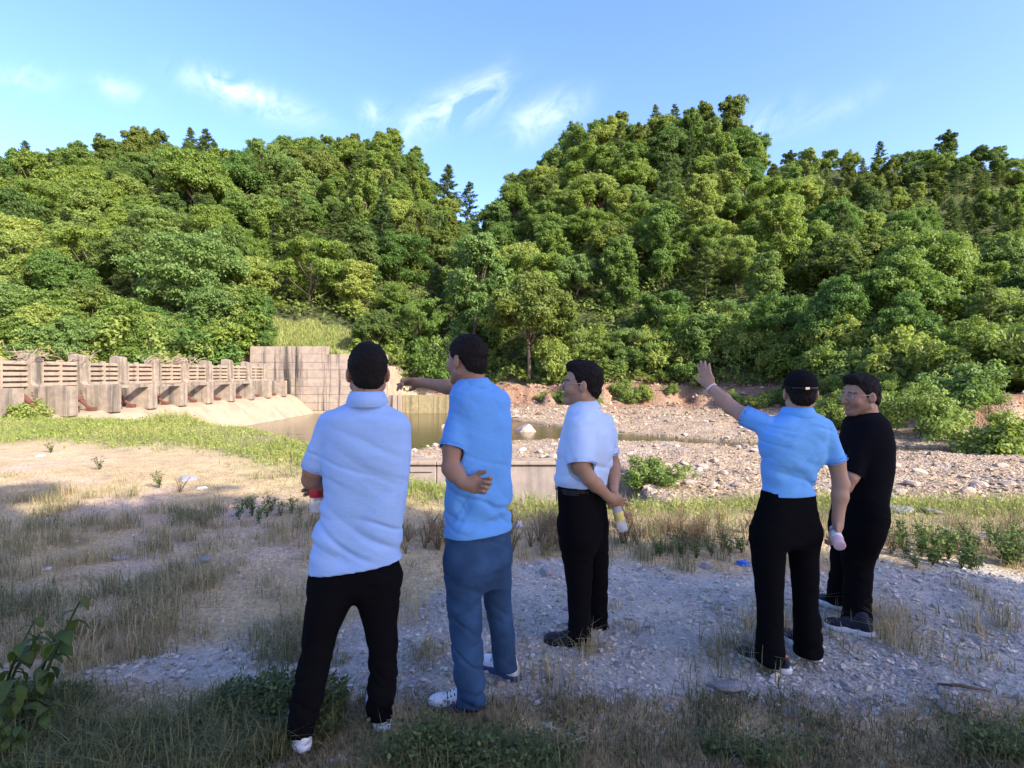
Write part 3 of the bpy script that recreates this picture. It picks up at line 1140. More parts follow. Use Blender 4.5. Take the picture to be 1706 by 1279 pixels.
# ------------------------------------------------------------------ trees behind the camera that shade the bank
sr = random.Random(3)
for i, (x, y, s) in enumerate([(0.0, -9.4, 1.34), (3.8, -8.2, 1.42), (7.5, -8.2, 1.44), (11.0, -9.0, 1.44), (14.5, -9.6, 1.42), (18.0, -10.2, 1.40)]):
    tree('broadleaf_tree', [0, 1, 3][i % 3], (x, y, 0), s, sr.uniform(0, 6), 'large shade tree in the row along the track behind the group of men', 'shade trees along the track')

# ------------------------------------------------------------------ grass, weeds, stones, litter


def blades(pos, h, w, lean, col, seg=1, droop=.4, seed=0):
    r = np.random.RandomState(seed)
    n = len(pos)
    a = r.uniform(0, 2 * np.pi, n)
    s = np.stack([np.cos(a), np.sin(a), np.zeros(n)], 1) * (w * .5)[:, None]
    b = a + np.pi / 2 + r.normal(0, .4, n)
    d = np.stack([np.cos(b), np.sin(b), np.zeros(n)], 1) * lean[:, None]
    up = np.array([0, 0, 1.0])
    if seg == 1:
        t = pos + d * h[:, None] + up * h[:, None]
        v = np.stack([pos - s, pos + s, t + s * .15, t - s * .15], 1)
        f = np.arange(n * 4).reshape(n, 4)
        k = 4
    else:
        m = pos + d * h[:, None] * .3 + up * h[:, None] * .6
        t = pos + d * h[:, None] * (1 + droop) + up * (h * (1 - droop * lean * .6))[:, None]
        v = np.stack([pos - s, pos + s, m + s * .8, m - s * .8, t + s * .12, t - s * .12], 1)
        i0 = np.arange(n)[:, None] * 6
        f = np.concatenate([i0 + np.array([0, 1, 2, 3]), i0 + np.array([3, 2, 4, 5])])
        k = 6
    return v.reshape(-1, 3), f, np.repeat(col, k, axis=0)


def on_ground(x, y):
    return np.stack([x, y, height(x, y) - .004], 1)


def tone(c0, c1, t):
    return np.array(c0) + (np.array(c1) - np.array(c0)) * np.clip(t, 0, 1)[:, None]


def area(n, x0, x1, y0, y1, p=1.0, seed=0):
    r = np.random.RandomState(seed)
    y = y0 + (y1 - y0) * r.uniform(0, 1, n) ** p
    q = (y - y0) / (y1 - y0)
    return r, y * (x0 + (x1 - x0) * r.uniform(0, 1, n)), y


GV, GF, GCo = [], [], []


def flush(name, label, cat):
    global GV, GF, GCo
    b, F = 0, []
    for v, f in zip(GV, GF):
        F.append(f + b)
        b += len(v)
    o = link(name, make_mesh(name, np.concatenate(GV), np.concatenate(F), M['colleaf'], False, np.concatenate(GCo)), kind='stuff', label=label, cat=cat)
    GV, GF, GCo = [], [], []
    return o


def addb(t):
    GV.append(t[0])
    GF.append(t[1])
    GCo.append(t[2])


# (a) tufts of dry and olive grass over the bare bank
r, cx, cy = area(2600, -1.05, 1.05, 2.1, 8.5, 1.25, 1)
pth, grn = masks(cx, cy)
patch = fbm2(cx * 1.1, cy * 1.1, 101)
strip = sstep((cy - 2.75) / .2) * sstep((3.75 - cy) / .25) * (cx > -.1) * (cx < 3.4)
near_strip = sstep((2.72 - cy) / .12)
dens = np.where(pth > .5, .05 + .45 * strip * (patch > .0), .10 + .75 * (patch > .08)) + near_strip * .8
left = (cx < -.3) & (cy > 3.0) & (cy < 4.6) & (patch > -.02)
dens = np.where(left, 1.0, dens)
keep = r.uniform(0, 1, len(cx)) < dens
cx, cy, patch = cx[keep], cy[keep], patch[keep]
nb = 44
tx = np.repeat(cx, nb) + r.normal(0, .055, len(cx) * nb) * np.repeat(r.uniform(.5, 1.6, len(cx)), nb)
ty = np.repeat(cy, nb) + r.normal(0, .055, len(cx) * nb) * np.repeat(r.uniform(.5, 1.6, len(cx)), nb)
th_ = np.repeat(np.clip(r.normal(.11, .05, len(cx)) + .05 * (patch > .1), .035, .26) * np.where(cy < 2.75, .45, 1.0), nb) * r.uniform(.5, 1.2, len(tx))
dry = np.clip(.55 + .55 * fbm2(tx * .8, ty * .8, 103) + r.normal(0, .22, len(tx)), 0, 1)
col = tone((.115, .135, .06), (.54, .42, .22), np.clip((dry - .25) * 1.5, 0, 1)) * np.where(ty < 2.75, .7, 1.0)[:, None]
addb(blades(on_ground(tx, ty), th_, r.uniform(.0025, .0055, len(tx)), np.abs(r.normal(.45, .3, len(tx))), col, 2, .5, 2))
# (b) short fuzz
r, x, y = area(90000, -1.05, 1.05, 2.1, 9.0, 1.6, 3)
pth, grn = masks(x, y)
k = (r.uniform(0, 1, len(x)) < np.where(pth > .5, .05, .30 + .5 * (fbm2(x * 1.7, y * 1.7, 105) > .0) + .4 * (y > 5.5))) | (y < 2.7)
x, y = x[k], y[k]
dry = np.clip(.62 + .5 * fbm2(x * .9, y * .9, 107) + r.normal(0, .25, len(x)), 0, 1)
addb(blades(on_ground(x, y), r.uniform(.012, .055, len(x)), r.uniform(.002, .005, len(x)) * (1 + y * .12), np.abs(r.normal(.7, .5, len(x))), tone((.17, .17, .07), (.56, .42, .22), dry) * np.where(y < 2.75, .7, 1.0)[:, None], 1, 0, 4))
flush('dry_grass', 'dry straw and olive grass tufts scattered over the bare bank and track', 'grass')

# (c) sunlit green bank towards the river
r, x, y = area(260000, -1.15, 1.1, 5.6, 21.0, .85, 5)
edge = np.interp(x, EX, EY)
pth, grn = masks(x, y)
k = (r.uniform(0, 1, len(x)) < grn * (.55 + .6 * fbm2(x * .7, y * .7, 111))) & (y < edge + 3.6)
x, y = x[k], y[k]
hgt = np.clip(.09 + .10 * fbm2(x * .6, y * .6, 113) + r.normal(0, .04, len(x)), .03, .34)
bump_ = np.exp(-(((x + 10.7) / .8) ** 2 + ((y - 17.0) / .9) ** 2))
hgt = hgt + .10 * (x > -2.5) * r.uniform(0, 1, len(x)) + .45 * bump_ * r.uniform(.3, 1, len(x))
dry = np.clip(.35 + .6 * fbm2(x * .5, y * .5, 115) + r.normal(0, .2, len(x)) + .25 * (x > -.5), 0, 1)
addb(blades(on_ground(x, y), hgt, r.uniform(.006, .014, len(x)) * (.6 + y * .055), np.abs(r.normal(.5, .35, len(x))), tone((.18, .235, .045), (.40, .37, .12), dry), 1, 0, 6))
# small leaves among it
m = r.uniform(0, 1, len(x)) < .45
p = on_ground(x[m], y[m])
p[:, 2] += hgt[m] * r.uniform(.2, .9, m.sum())
n = len(p)
Ls = r.uniform(.03, .06, n) * (.7 + y[m] * .06)
v, f = leaf_quads(p, unit(r.normal(size=(n, 3))), unit(r.normal(size=(n, 3)) * .5 + np.array([0, -.2, 1])), Ls, Ls * .6)
addb((v, f, np.repeat(tone((.17, .235, .04), (.34, .36, .09), r.uniform(0, 1, n)), 4, axis=0)))
flush('bank_grass', 'bright green low grass covering the sunlit bank above the pool', 'grass')

# (d) dark green creeping cover at the near edge
r = np.random.RandomState(8)
n = 40000
x = np.concatenate([r.uniform(-2.5, -.80, n), r.normal(.92, .12, 1500), r.normal(.10, .25, 2200), r.normal(-.30, .12, 1600), r.normal(2.1, .12, 900)])
y = np.concatenate([r.uniform(2.05, 2.66, n), r.normal(2.22, .06, 1500), r.normal(2.2, .07, 2200), r.normal(2.26, .06, 1600), r.normal(2.3, .05, 900)])
lumpy = fbm2(x * 2.3, y * 2.3, 121)
k = ((lumpy > -.15 + .30 * (y > 2.48)) | ((x < -.95) & (lumpy > -.45 + .9 * (y - 2.2)))) & (y > 2.0)
x, y, lumpy = x[k], y[k], lumpy[k]
n = len(x)
p = on_ground(x, y)
p[:, 2] += np.clip(.08 + .22 * lumpy + .02, .015, .26) * r.uniform(.1, 1.05, n)
Ls = r.uniform(.010, .028, n)
v, f = leaf_quads(p, unit(r.normal(size=(n, 3))), unit(r.normal(size=(n, 3)) * .55 + np.array([0, -.2, 1])), Ls, Ls * .72)
addb((v, f, np.repeat(tone((.045, .07, .025), (.14, .185, .06), r.uniform(0, 1, n) ** 1.5), 4, axis=0)))
m_ = r.uniform(0, 1, n) < .30
addb(blades(on_ground(x[m_], y[m_]), r.uniform(.05, .20, m_.sum()), r.uniform(.002, .005, m_.sum()), np.abs(r.normal(.5, .3, m_.sum())), tone((.07, .10, .035), (.26, .24, .11), r.uniform(0, 1, m_.sum()) ** 1.5), 2, .5, 66))
flush('ground_cover', 'dark green small-leaved creeping plants along the near edge of the track', 'ground cover')

# grassy slope above the abutment, and tall grass along the foot of the hills
r = np.random.RandomState(9)
n = 40000
y = r.uniform(43.5, 58, n)
x = y * r.uniform(-.50, -.22, n)
k = grass_slope(x, y) > .3
x, y = x[k], y[k]
n = len(x)
addb(blades(on_ground(x, y), r.uniform(.10, .45, n), r.uniform(.05, .11, n), np.abs(r.normal(.4, .3, n)), tone((.20, .26, .05), (.42, .40, .16), np.clip(r.normal(.5, .3, n) + .5 * fbm2(x * .4, y * .4, 3), 0, 1)), 1, 0, 10))
flush('slope_grass', 'tall sunlit grass on the open slope above the abutment wall', 'grass')


# ---- weeds as individual plants
def weed_mesh(seed, hgt, nst, leaf, col0, col1, nl, wid=.5, spread=.35):
    r = np.random.RandomState(seed)
    mb = MB()
    P_, A_, N_, L_ = [], [], [], []
    for s in range(nst):
        a = r.uniform(0, 6.28)
        top = np.array([math.cos(a) * hgt * r.uniform(.05, spread), math.sin(a) * hgt * r.uniform(.05, spread), hgt * r.uniform(.6, 1.0)])
        mid = top * .5 + np.array([0, 0, hgt * .08])
        mb.tube([(top * 0) + np.array([0, 0, -.02]), mid, top], [.004, .003, .0015], 4)
        for k in range(nl):
            t = r.uniform(.2, 1.0)
            p = (mid * (t / .5) if t < .5 else mid + (top - mid) * (t - .5) / .5)
            d = unit(np.array([math.cos(k * 2.4 + a), math.sin(k * 2.4 + a), r.uniform(-.3, .4)]))
            ll = leaf * r.uniform(.6, 1.2)
            P_.append(p + d * ll * .55)
            A_.append(d)
            N_.append(unit(np.array([0, 0, 1.0]) + r.normal(size=3) * .4 - d * .2))
            L_.append(ll)
    nv = len(mb.v)
    sf = np.array([q for q in mb.f if len(q) == 4])
    sv = np.array(mb.v)
    L_ = np.array(L_)
    v, f = leaf_quads(np.array(P_), np.array(A_), np.array(N_), L_, L_ * wid)
    c = np.concatenate([np.tile(np.array(col0) * .9, (nv, 1)), np.repeat(tone(col0, col1, r.uniform(0, 1, len(L_))), 4, axis=0)])
    return make_mesh('leaves', np.concatenate([sv, v]), np.concatenate([sf, f + nv]), M['colleaf'], False, c)


wg = [weed_mesh(s, .34, 7, .055, (.06, .10, .025), (.16, .21, .055), 15) for s in (41, 42, 43)]
wb = [weed_mesh(s, .30, 12, .028, (.20, .14, .075), (.34, .26, .13), 14, .35, .6) for s in (51, 52, 53)]
wr = random.Random(17)


def weed(name, me, x, y, s, label, group, cat='weed'):
    o = link(name, me, None, (x, y, hz1(x, y) - .01), label, cat, group)
    o.scale = (s, s, s * wr.uniform(.85, 1.2))
    o.rotation_euler.z = wr.uniform(0, 6.28)
    return o


for k in range(46):
    q = G(wr.uniform(1470, 1740), wr.uniform(905, 950))
    weed('leafy_weed', wr.choice(wg), q[0], q[1], wr.uniform(.45, .85), 'dark green leafy weed in the row along the far edge of the track', 'leafy weeds along the track')
for (px, py) in [(1205, 905), (1215, 912), (1228, 900), (1236, 908), (1185, 915), (1160, 918), (1135, 915), (1100, 912)]:
    q = G(px, py + 12)
    weed('leafy_weed', wr.choice(wg), q[0], q[1], wr.uniform(.45, .7), 'dark green weed in the clump beside the blue plastic bag', 'leafy weeds by the blue bag')
for (px, py) in [(398, 855), (420, 848), (445, 850), (452, 842), (468, 848), (486, 845), (430, 862), (412, 838), (500, 852)]:
    q = G(px, py + 8)
    weed('leafy_weed', wr.choice(wg), q[0], q[1], wr.uniform(.5, .8), 'thin leafy weed in the clump on bare earth beside the man with folded arms', 'leafy weeds on the bare earth')
for (px, py, lab) in [(85, 752, 'small leafy weed at the edge of the green bank by a white scrap'), (265, 806, 'pale green weed standing alone on the dry earth'), (166, 778, 'dark little weed standing alone on the straw-coloured earth'), (300, 815, 'reddish brown dry weed beside the flat pale stone')]:
    q = G(px, py + 6)
    weed('leafy_weed' if px != 300 else 'dry_weed', wb[0] if px == 300 else wg[1], q[0], q[1], .8, lab, None)
for k in range(64):
    px = wr.choice([wr.uniform(665, 745), wr.uniform(850, 935), wr.uniform(1030, 1260), wr.uniform(1100, 1260), wr.uniform(1480, 1706)])
    q = G(px, wr.uniform(878, 925))
    weed('dry_weed', wr.choice(wb), q[0], q[1], wr.uniform(.45, .95), 'brown dried weed in the fringe between the track and the riverbed', 'dried weeds along the bank edge')

# broad-leaved plant at the near corner
bp = link('broad_leaved_plant', None, None, (-2.18, 2.42, hz1(-2.18, 2.42)), 'broad-leaved green plant with drooping leaves at the near edge of the track', 'plant')
r = np.random.RandomState(61)
leafm = None
for s in range(5):
    a = r.uniform(0, 6.28)
    top = np.array([math.cos(a) * .16, math.sin(a) * .14, r.uniform(.20, .40)])
    mb = MB().tube([(0, 0, -.02), top * .5 + np.array([0, 0, .04]), top], [.006, .005, .003], 5)
    link('stem', mb.mesh('stem', M['weedleaf'], True), bp)
    for k in range(8):
        t = .3 + .7 * k / 7
        if leafm is None:
            vs_, fs_ = [], []
            for i in range(6):
                u_ = i / 5
                wd = .036 * math.sin(math.pi * (u_ * .9 + .06)) ** .8
                zz_ = .02 * math.sin(u_ * 2.4) - .05 * u_ * u_
                vs_ += [(-wd, u_ * .10, zz_ + .008), (0, u_ * .10, zz_), (wd, u_ * .10, zz_ + .008)]
            for i in range(5):
                fs_ += [(i * 3, i * 3 + 1, i * 3 + 4, i * 3 + 3), (i * 3 + 1, i * 3 + 2, i * 3 + 5, i * 3 + 4)]
            leafm = make_mesh('leaf', np.array(vs_), np.array(fs_), M['weedleaf'], True, None, np.full(18, .5))
        o = link('leaf', leafm, bp, top * t + np.array([0, 0, .03 * math.sin(t * 3)]))
        o.rotation_euler = (r.uniform(-.9, .1), r.uniform(-.3, .3), a + k * 2.4)
        sc0 = r.uniform(.4, .68)
        o.scale = (sc0, sc0, sc0)


def copy_plant(src, loc, sc_, label):
    o = src.copy()
    C.objects.link(o)
    o.location = loc
    o.scale = (sc_, sc_, sc_)
    o.rotation_euler.z = sc_ * 5
    o['label'] = label
    for ch in list(src.children):
        c_ = ch.copy()
        C.objects.link(c_)
        c_.parent = o


bp.scale = (1.25, 1.25, 1.35)
copy_plant(bp, (-2.05, 2.22, hz1(-2.05, 2.22)), .8, 'smaller broad-leaved plant rising from the dark creeping cover')
copy_plant(bp, (-2.42, 2.52, hz1(-2.42, 2.52)), 1.15, 'broad-leaved plant standing next to a taller one by the track')


# ---- stones
def rock_mesh(name, seed, mat, flat=.6, sub=2):
    import bmesh
    bm = bmesh.new()
    bmesh.ops.create_icosphere(bm, subdivisions=sub, radius=1.0)
    r = np.random.RandomState(seed)
    pl = unit(r.normal(size=(9, 3)))
    dd = r.uniform(.55, .9, 9)
    for v in bm.verts:
        c = np.array(v.co)
        for n_, d_ in zip(pl, dd):
            e = c @ n_ - d_
            if e > 0:
                c = c - n_ * e * .9
        c = c * (1 + .10 * noise3(c[0] * 2 + seed, c[1] * 2, c[2] * 2, seed))
        v.co = (c[0] * 1.1, c[1] * .85, c[2] * flat)
    me = bpy.data.meshes.new(name)
    bm.to_mesh(me)
    bm.free()
    me.materials.append(mat)
    return me


RK = [rock_mesh('stone', s, M['rock'], f_) for s, f_ in ((1, .6), (2, .5), (3, .75), (4, .35), (5, .55), (6, .45))]
RP = [rock_mesh('stone', s, M['rockp'], f_) for s, f_ in ((7, .6), (8, .45), (9, .3), (10, .55))]


def stone(me, x, y, s, label, group=None, z=None, name='stone'):
    o = link(name, me, None, (x, y, (hz1(x, y) if z is None else z) + s * .12), label, 'stone', group)
    o.scale = (s, s * wr.uniform(.8, 1.2), s * wr.uniform(.8, 1.1))
    o.rotation_euler = (wr.uniform(-.25, .25), wr.uniform(-.25, .25), wr.uniform(0, 6.28))
    return o


def scatter_stones(name, x, y, s, base, label, mat, seed, sink=.2):
    """many small angular stones as one mass: deformed octahedra"""
    r = np.random.RandomState(seed)
    n = len(x)
    o8 = np.array([(1, 0, 0), (0, 1, 0), (-1, 0, 0), (0, -1, 0), (0, 0, 1), (0, 0, -1)], float)
    v = o8[None] + r.normal(0, .22, (n, 6, 3))
    a = r.uniform(0, 6.28, n)
    sc3 = np.stack([s * r.uniform(.8, 1.5, n), s * r.uniform(.7, 1.1, n), s * r.uniform(.4, .8, n)], 1)
    v = v * sc3[:, None, :]
    tilt = r.normal(0, .35, n)[:, None]
    X_, Y_, Z_ = v[..., 0], v[..., 1], v[..., 2]
    Y_, Z_ = Y_ * np.cos(tilt) - Z_ * np.sin(tilt), Y_ * np.sin(tilt) + Z_ * np.cos(tilt)
    ca, sa = np.cos(a)[:, None], np.sin(a)[:, None]
    v = np.stack([X_ * ca - Y_ * sa, X_ * sa + Y_ * ca, Z_], -1)
    v = v + np.stack([x, y, height(x, y) + s * sink], 1)[:, None, :]
    f6 = np.array([(0, 1, 4), (1, 2, 4), (2, 3, 4), (3, 0, 4), (1, 0, 5), (2, 1, 5), (3, 2, 5), (0, 3, 5)])
    f = (np.arange(n)[:, None, None] * 6 + f6[None]).reshape(-1, 3)
    c = np.repeat(base * r.uniform(.45, 1.3, n)[:, None] * (1 + r.normal(0, .03, (n, 3))), 6, axis=0)
    link(name, make_mesh(name, v.reshape(-1, 3), f, mat, False, c), kind='stuff', label=label, cat='gravel')


t_ = NT('loose_stones')
t_.bsdf(t_.mix(1.0, t_.attr('Col').outputs['Color'], t_.mix(t_.noise(60, 3, .6, t_.geo()), (.8, .8, .8), (1.18, 1.16, 1.14)), 'MULTIPLY'), .92, None, .12)
M['loose'] = t_.m
# gravel on the track
r, x, y = area(60000, -1.05, 1.05, 2.1, 6.0, 1.5, 31)
pth, grn = masks(x, y)
k = r.uniform(0, 1, len(x)) < np.where(pth > .45, .35 + .65 * (fbm2(x * 2.2, y * 2.2, 131) > -.12), .10)
x, y = x[k], y[k]
scatter_stones('gravel', x, y, np.clip(r.gamma(2.0, .0036, len(x)), .003, .026), np.array([.47, .435, .37]), 'crushed grey gravel strewn over the track', M['loose'], 32)
# riverbed gravel
r, x, y = area(90000, -.45, 1.12, 11, 47, 1.25, 33)
k = (y > np.interp(x, EX, EY) + 3.0) & (x > -7) & (np.abs(y - np.interp(x, SX, SY)) > np.interp(x, SX, SW) * .95)
k &= ~((x < 3.0) & (y < 17.6)) & (y < np.interp(x / y, UB, YB_) + 1)
x, y = x[k], y[k]
k = height(x, y) > WATER - .05
x, y = x[k], y[k]
c = tone((.30, .21, .135), (.42, .33, .225), .5 + .5 * fbm2(x * .8, y * .8, 141))
rb_ = sstep((y - np.interp(x / y, UB, YB_) + 6) / 3)
c = c + (np.array([.36, .23, .16]) - c) * (rb_ * .55)[:, None]
big = .7 + .9 * sstep((y - 30) / 12)
scatter_stones('riverbed_stones', x, y, np.clip(np.random.RandomState(5).gamma(1.4, .022, len(x)), .010, .24) * big, c, 'angular pale stones covering the dry riverbed', M['loose'], 34, .1)
# larger stones one by one
nst = 0
for tries in range(4000):
    if nst >= 150:
        break
    y = 12 + 32 * wr.random() ** 1.4
    x = y * wr.uniform(-.25, 1.0)
    if y < np.interp(x, EX, EY) + 4 or (x < 3.2 and y < 18.2) or x < -6:
        continue
    if abs(y - np.interp(x, SX, SY)) < np.interp(x, SX, SW) * 1.02 or y > np.interp(x / y, UB, YB_) - 1:
        continue
    z = hz1(x, y)
    nst += 1
    up = y > np.interp(x / y, UB, YB_) - 8
    stone(wr.choice(RK), x, y, wr.uniform(.10, .24) * (1.5 if up else 1.0), 'rough brown stone in the rubble at the foot of the wooded hill' if up else 'loose pale stone lying on the dry riverbed',
          'rubble stones under the hill' if up else 'larger stones on the riverbed', z)
for (px, py, s, lab) in [(745, 712, .42, 'pale boulder standing in the pool water'), (875, 718, .62, 'round pale boulder at the edge of the stream beside the gravel bar'), (1205, 742, .0, ''), (1535, 738, .34, 'dark stone pair by the shallow stream beyond the black polo')]:
    if s:
        q = G(px, py, WATER)
        stone(RK[0], q[0], q[1], s, lab, None, WATER - .02)
# snag in the stream
q = G(1200, 748, WATER)
twigs('driftwood', q, 30, .22, 77, 'dark root snag lying in the shallow stream')
# stones on the track and bank
for (px, py, s, m, lab) in [(202, 930, .085, 2, 'flat pale stone half buried in the dry grass'), (335, 938, .095, 2, 'wide flat pinkish stone flush with the bare earth'), (325, 862, .10, 0, 'grey rock lying among the weeds near a crumpled bag'),
                            (912, 955, .085, 0, 'blue-grey rock beside the man with clasped hands'), (1175, 945, .06, 1, 'pale angular rock by the weeds at the far edge of the track'), (1212, 1150, .095, 2, 'flat pale slab in the middle of the gravel track'),
                            (1250, 1072, .07, 3, 'dark flat stone right behind the shoe of the man in the cap'), (1115, 965, .035, 1, 'small pale stone on the gravel between two of the men'), (1580, 1180, .06, 2, 'flat light stone near the dark stick on the track'),
                            (1320, 1190, .045, 1, 'white-grey stone at the grassy near edge of the track'), (1050, 1000, .03, 0, 'small dark stone on the gravel beside the man with clasped hands'),
                            (1500, 850, .15, 2, 'flat grey stone on the brow of the bank behind the black polo'), (1552, 852, .13, 2, 'long flat stone beside another on the brow of the bank'), (312, 800, .16, 2, 'flat pale stone at the edge of the green bank grass')]:
    q = G(px, py)
    stone(RP[m], q[0], q[1], s, lab)
for k in range(60):
    y = wr.uniform(2.5, 5.2)
    x = y * wr.uniform(-.5, .95)
    p0, g0_ = masks(np.array([x]), np.array([y]))
    if p0[0] > .4:
        stone(wr.choice(RP), x, y, wr.uniform(.014, .034), 'small loose stone on the gravel track', 'loose stones on the track')
# stick
q = G(1610, 1148)
mb = MB().tube([(-.12, .03, .012), (-.02, .005, .018), (.10, -.03, .010)], [.006, .009, .005], 6)
link('stick', mb.mesh('stick', M['bark'], True), None, (q[0], q[1], hz1(q[0], q[1])), 'short dark stick lying on the gravel track', 'stick')


# litter: crumpled bags and scraps
def crumple(name, seed, sx_, sy_, sz_, mat):
    import bmesh
    bm = bmesh.new()
    bmesh.ops.create_icosphere(bm, subdivisions=3, radius=1.0)
    for v in bm.verts:
        c = np.array(v.co)
        n_ = 1 + .35 * float(noise3(c[0] * 2.5 + seed, c[1] * 2.5, c[2] * 2.5, seed)) + .16 * float(noise3(c[0] * 6, c[1] * 6, c[2] * 6 + seed, seed))
        c = c * n_
        v.co = (c[0] * sx_, c[1] * sy_, max(-.25, c[2]) * sz_)
    me = bpy.data.meshes.new(name)
    bm.to_mesh(me)
    bm.free()
    me.materials.append(mat)
    return me


M['bagwhite'] = simple('white_plastic_film', (.62, .62, .62), .4, .1, 20, .4)
M['bagblue'] = simple('blue_plastic_film', (.02, .10, .42), .4, .2, 20, .4)
M['baggrey'] = simple('grey_plastic_film', (.33, .33, .35), .5, .2, 20, .4)
for i, (px, py, s3, m, nm, lab, cat) in enumerate([
        (866, 878, (.035, .03, .055), 'bagwhite', 'plastic_bag', 'crumpled white plastic bag snagged in weeds beside the jeans', 'bag'),
        (742, 872, (.02, .02, .045), 'bagwhite', 'plastic_scrap', 'white plastic scrap in the weeds between the two men in blue', 'litter'),
        (1238, 942, (.055, .04, .035), 'bagblue', 'plastic_bag', 'crumpled blue plastic bag at the far edge of the track', 'bag'),
        (68, 762, (.10, .05, .025), 'bagwhite', 'plastic_scrap', 'white scrap lying at the edge of the green bank', 'litter'),
        (337, 815, (.07, .04, .025), 'bagwhite', 'plastic_scrap', 'white scrap beside the flat stone near the green bank', 'litter'),
        (396, 856, (.07, .04, .03), 'baggrey', 'plastic_bag', 'crumpled greyish bag on bare earth beside the weeds', 'bag'),
        (131, 902, (.035, .022, .012), 'bagwhite', 'paper_scrap', 'small pale paper scrap on bare shaded earth', 'litter'),
        (80, 948, (.032, .024, .014), 'bagwhite', 'paper_scrap', 'bluish white paper scrap among shaded grass tufts', 'litter'),
        (1303, 966, (.016, .02, .02), 'bagwhite', 'paper_scrap', 'white shard between the legs of the man in the cap', 'litter')]):
    q = G(px, py)
    o = link(nm, crumple(nm, i, *s3, M[m]), None, (q[0], q[1], hz1(q[0], q[1]) + s3[2] * .2), lab, cat)
    o.rotation_euler.z = wr.uniform(0, 3)
print('cover', round(time.time() - T0, 1))
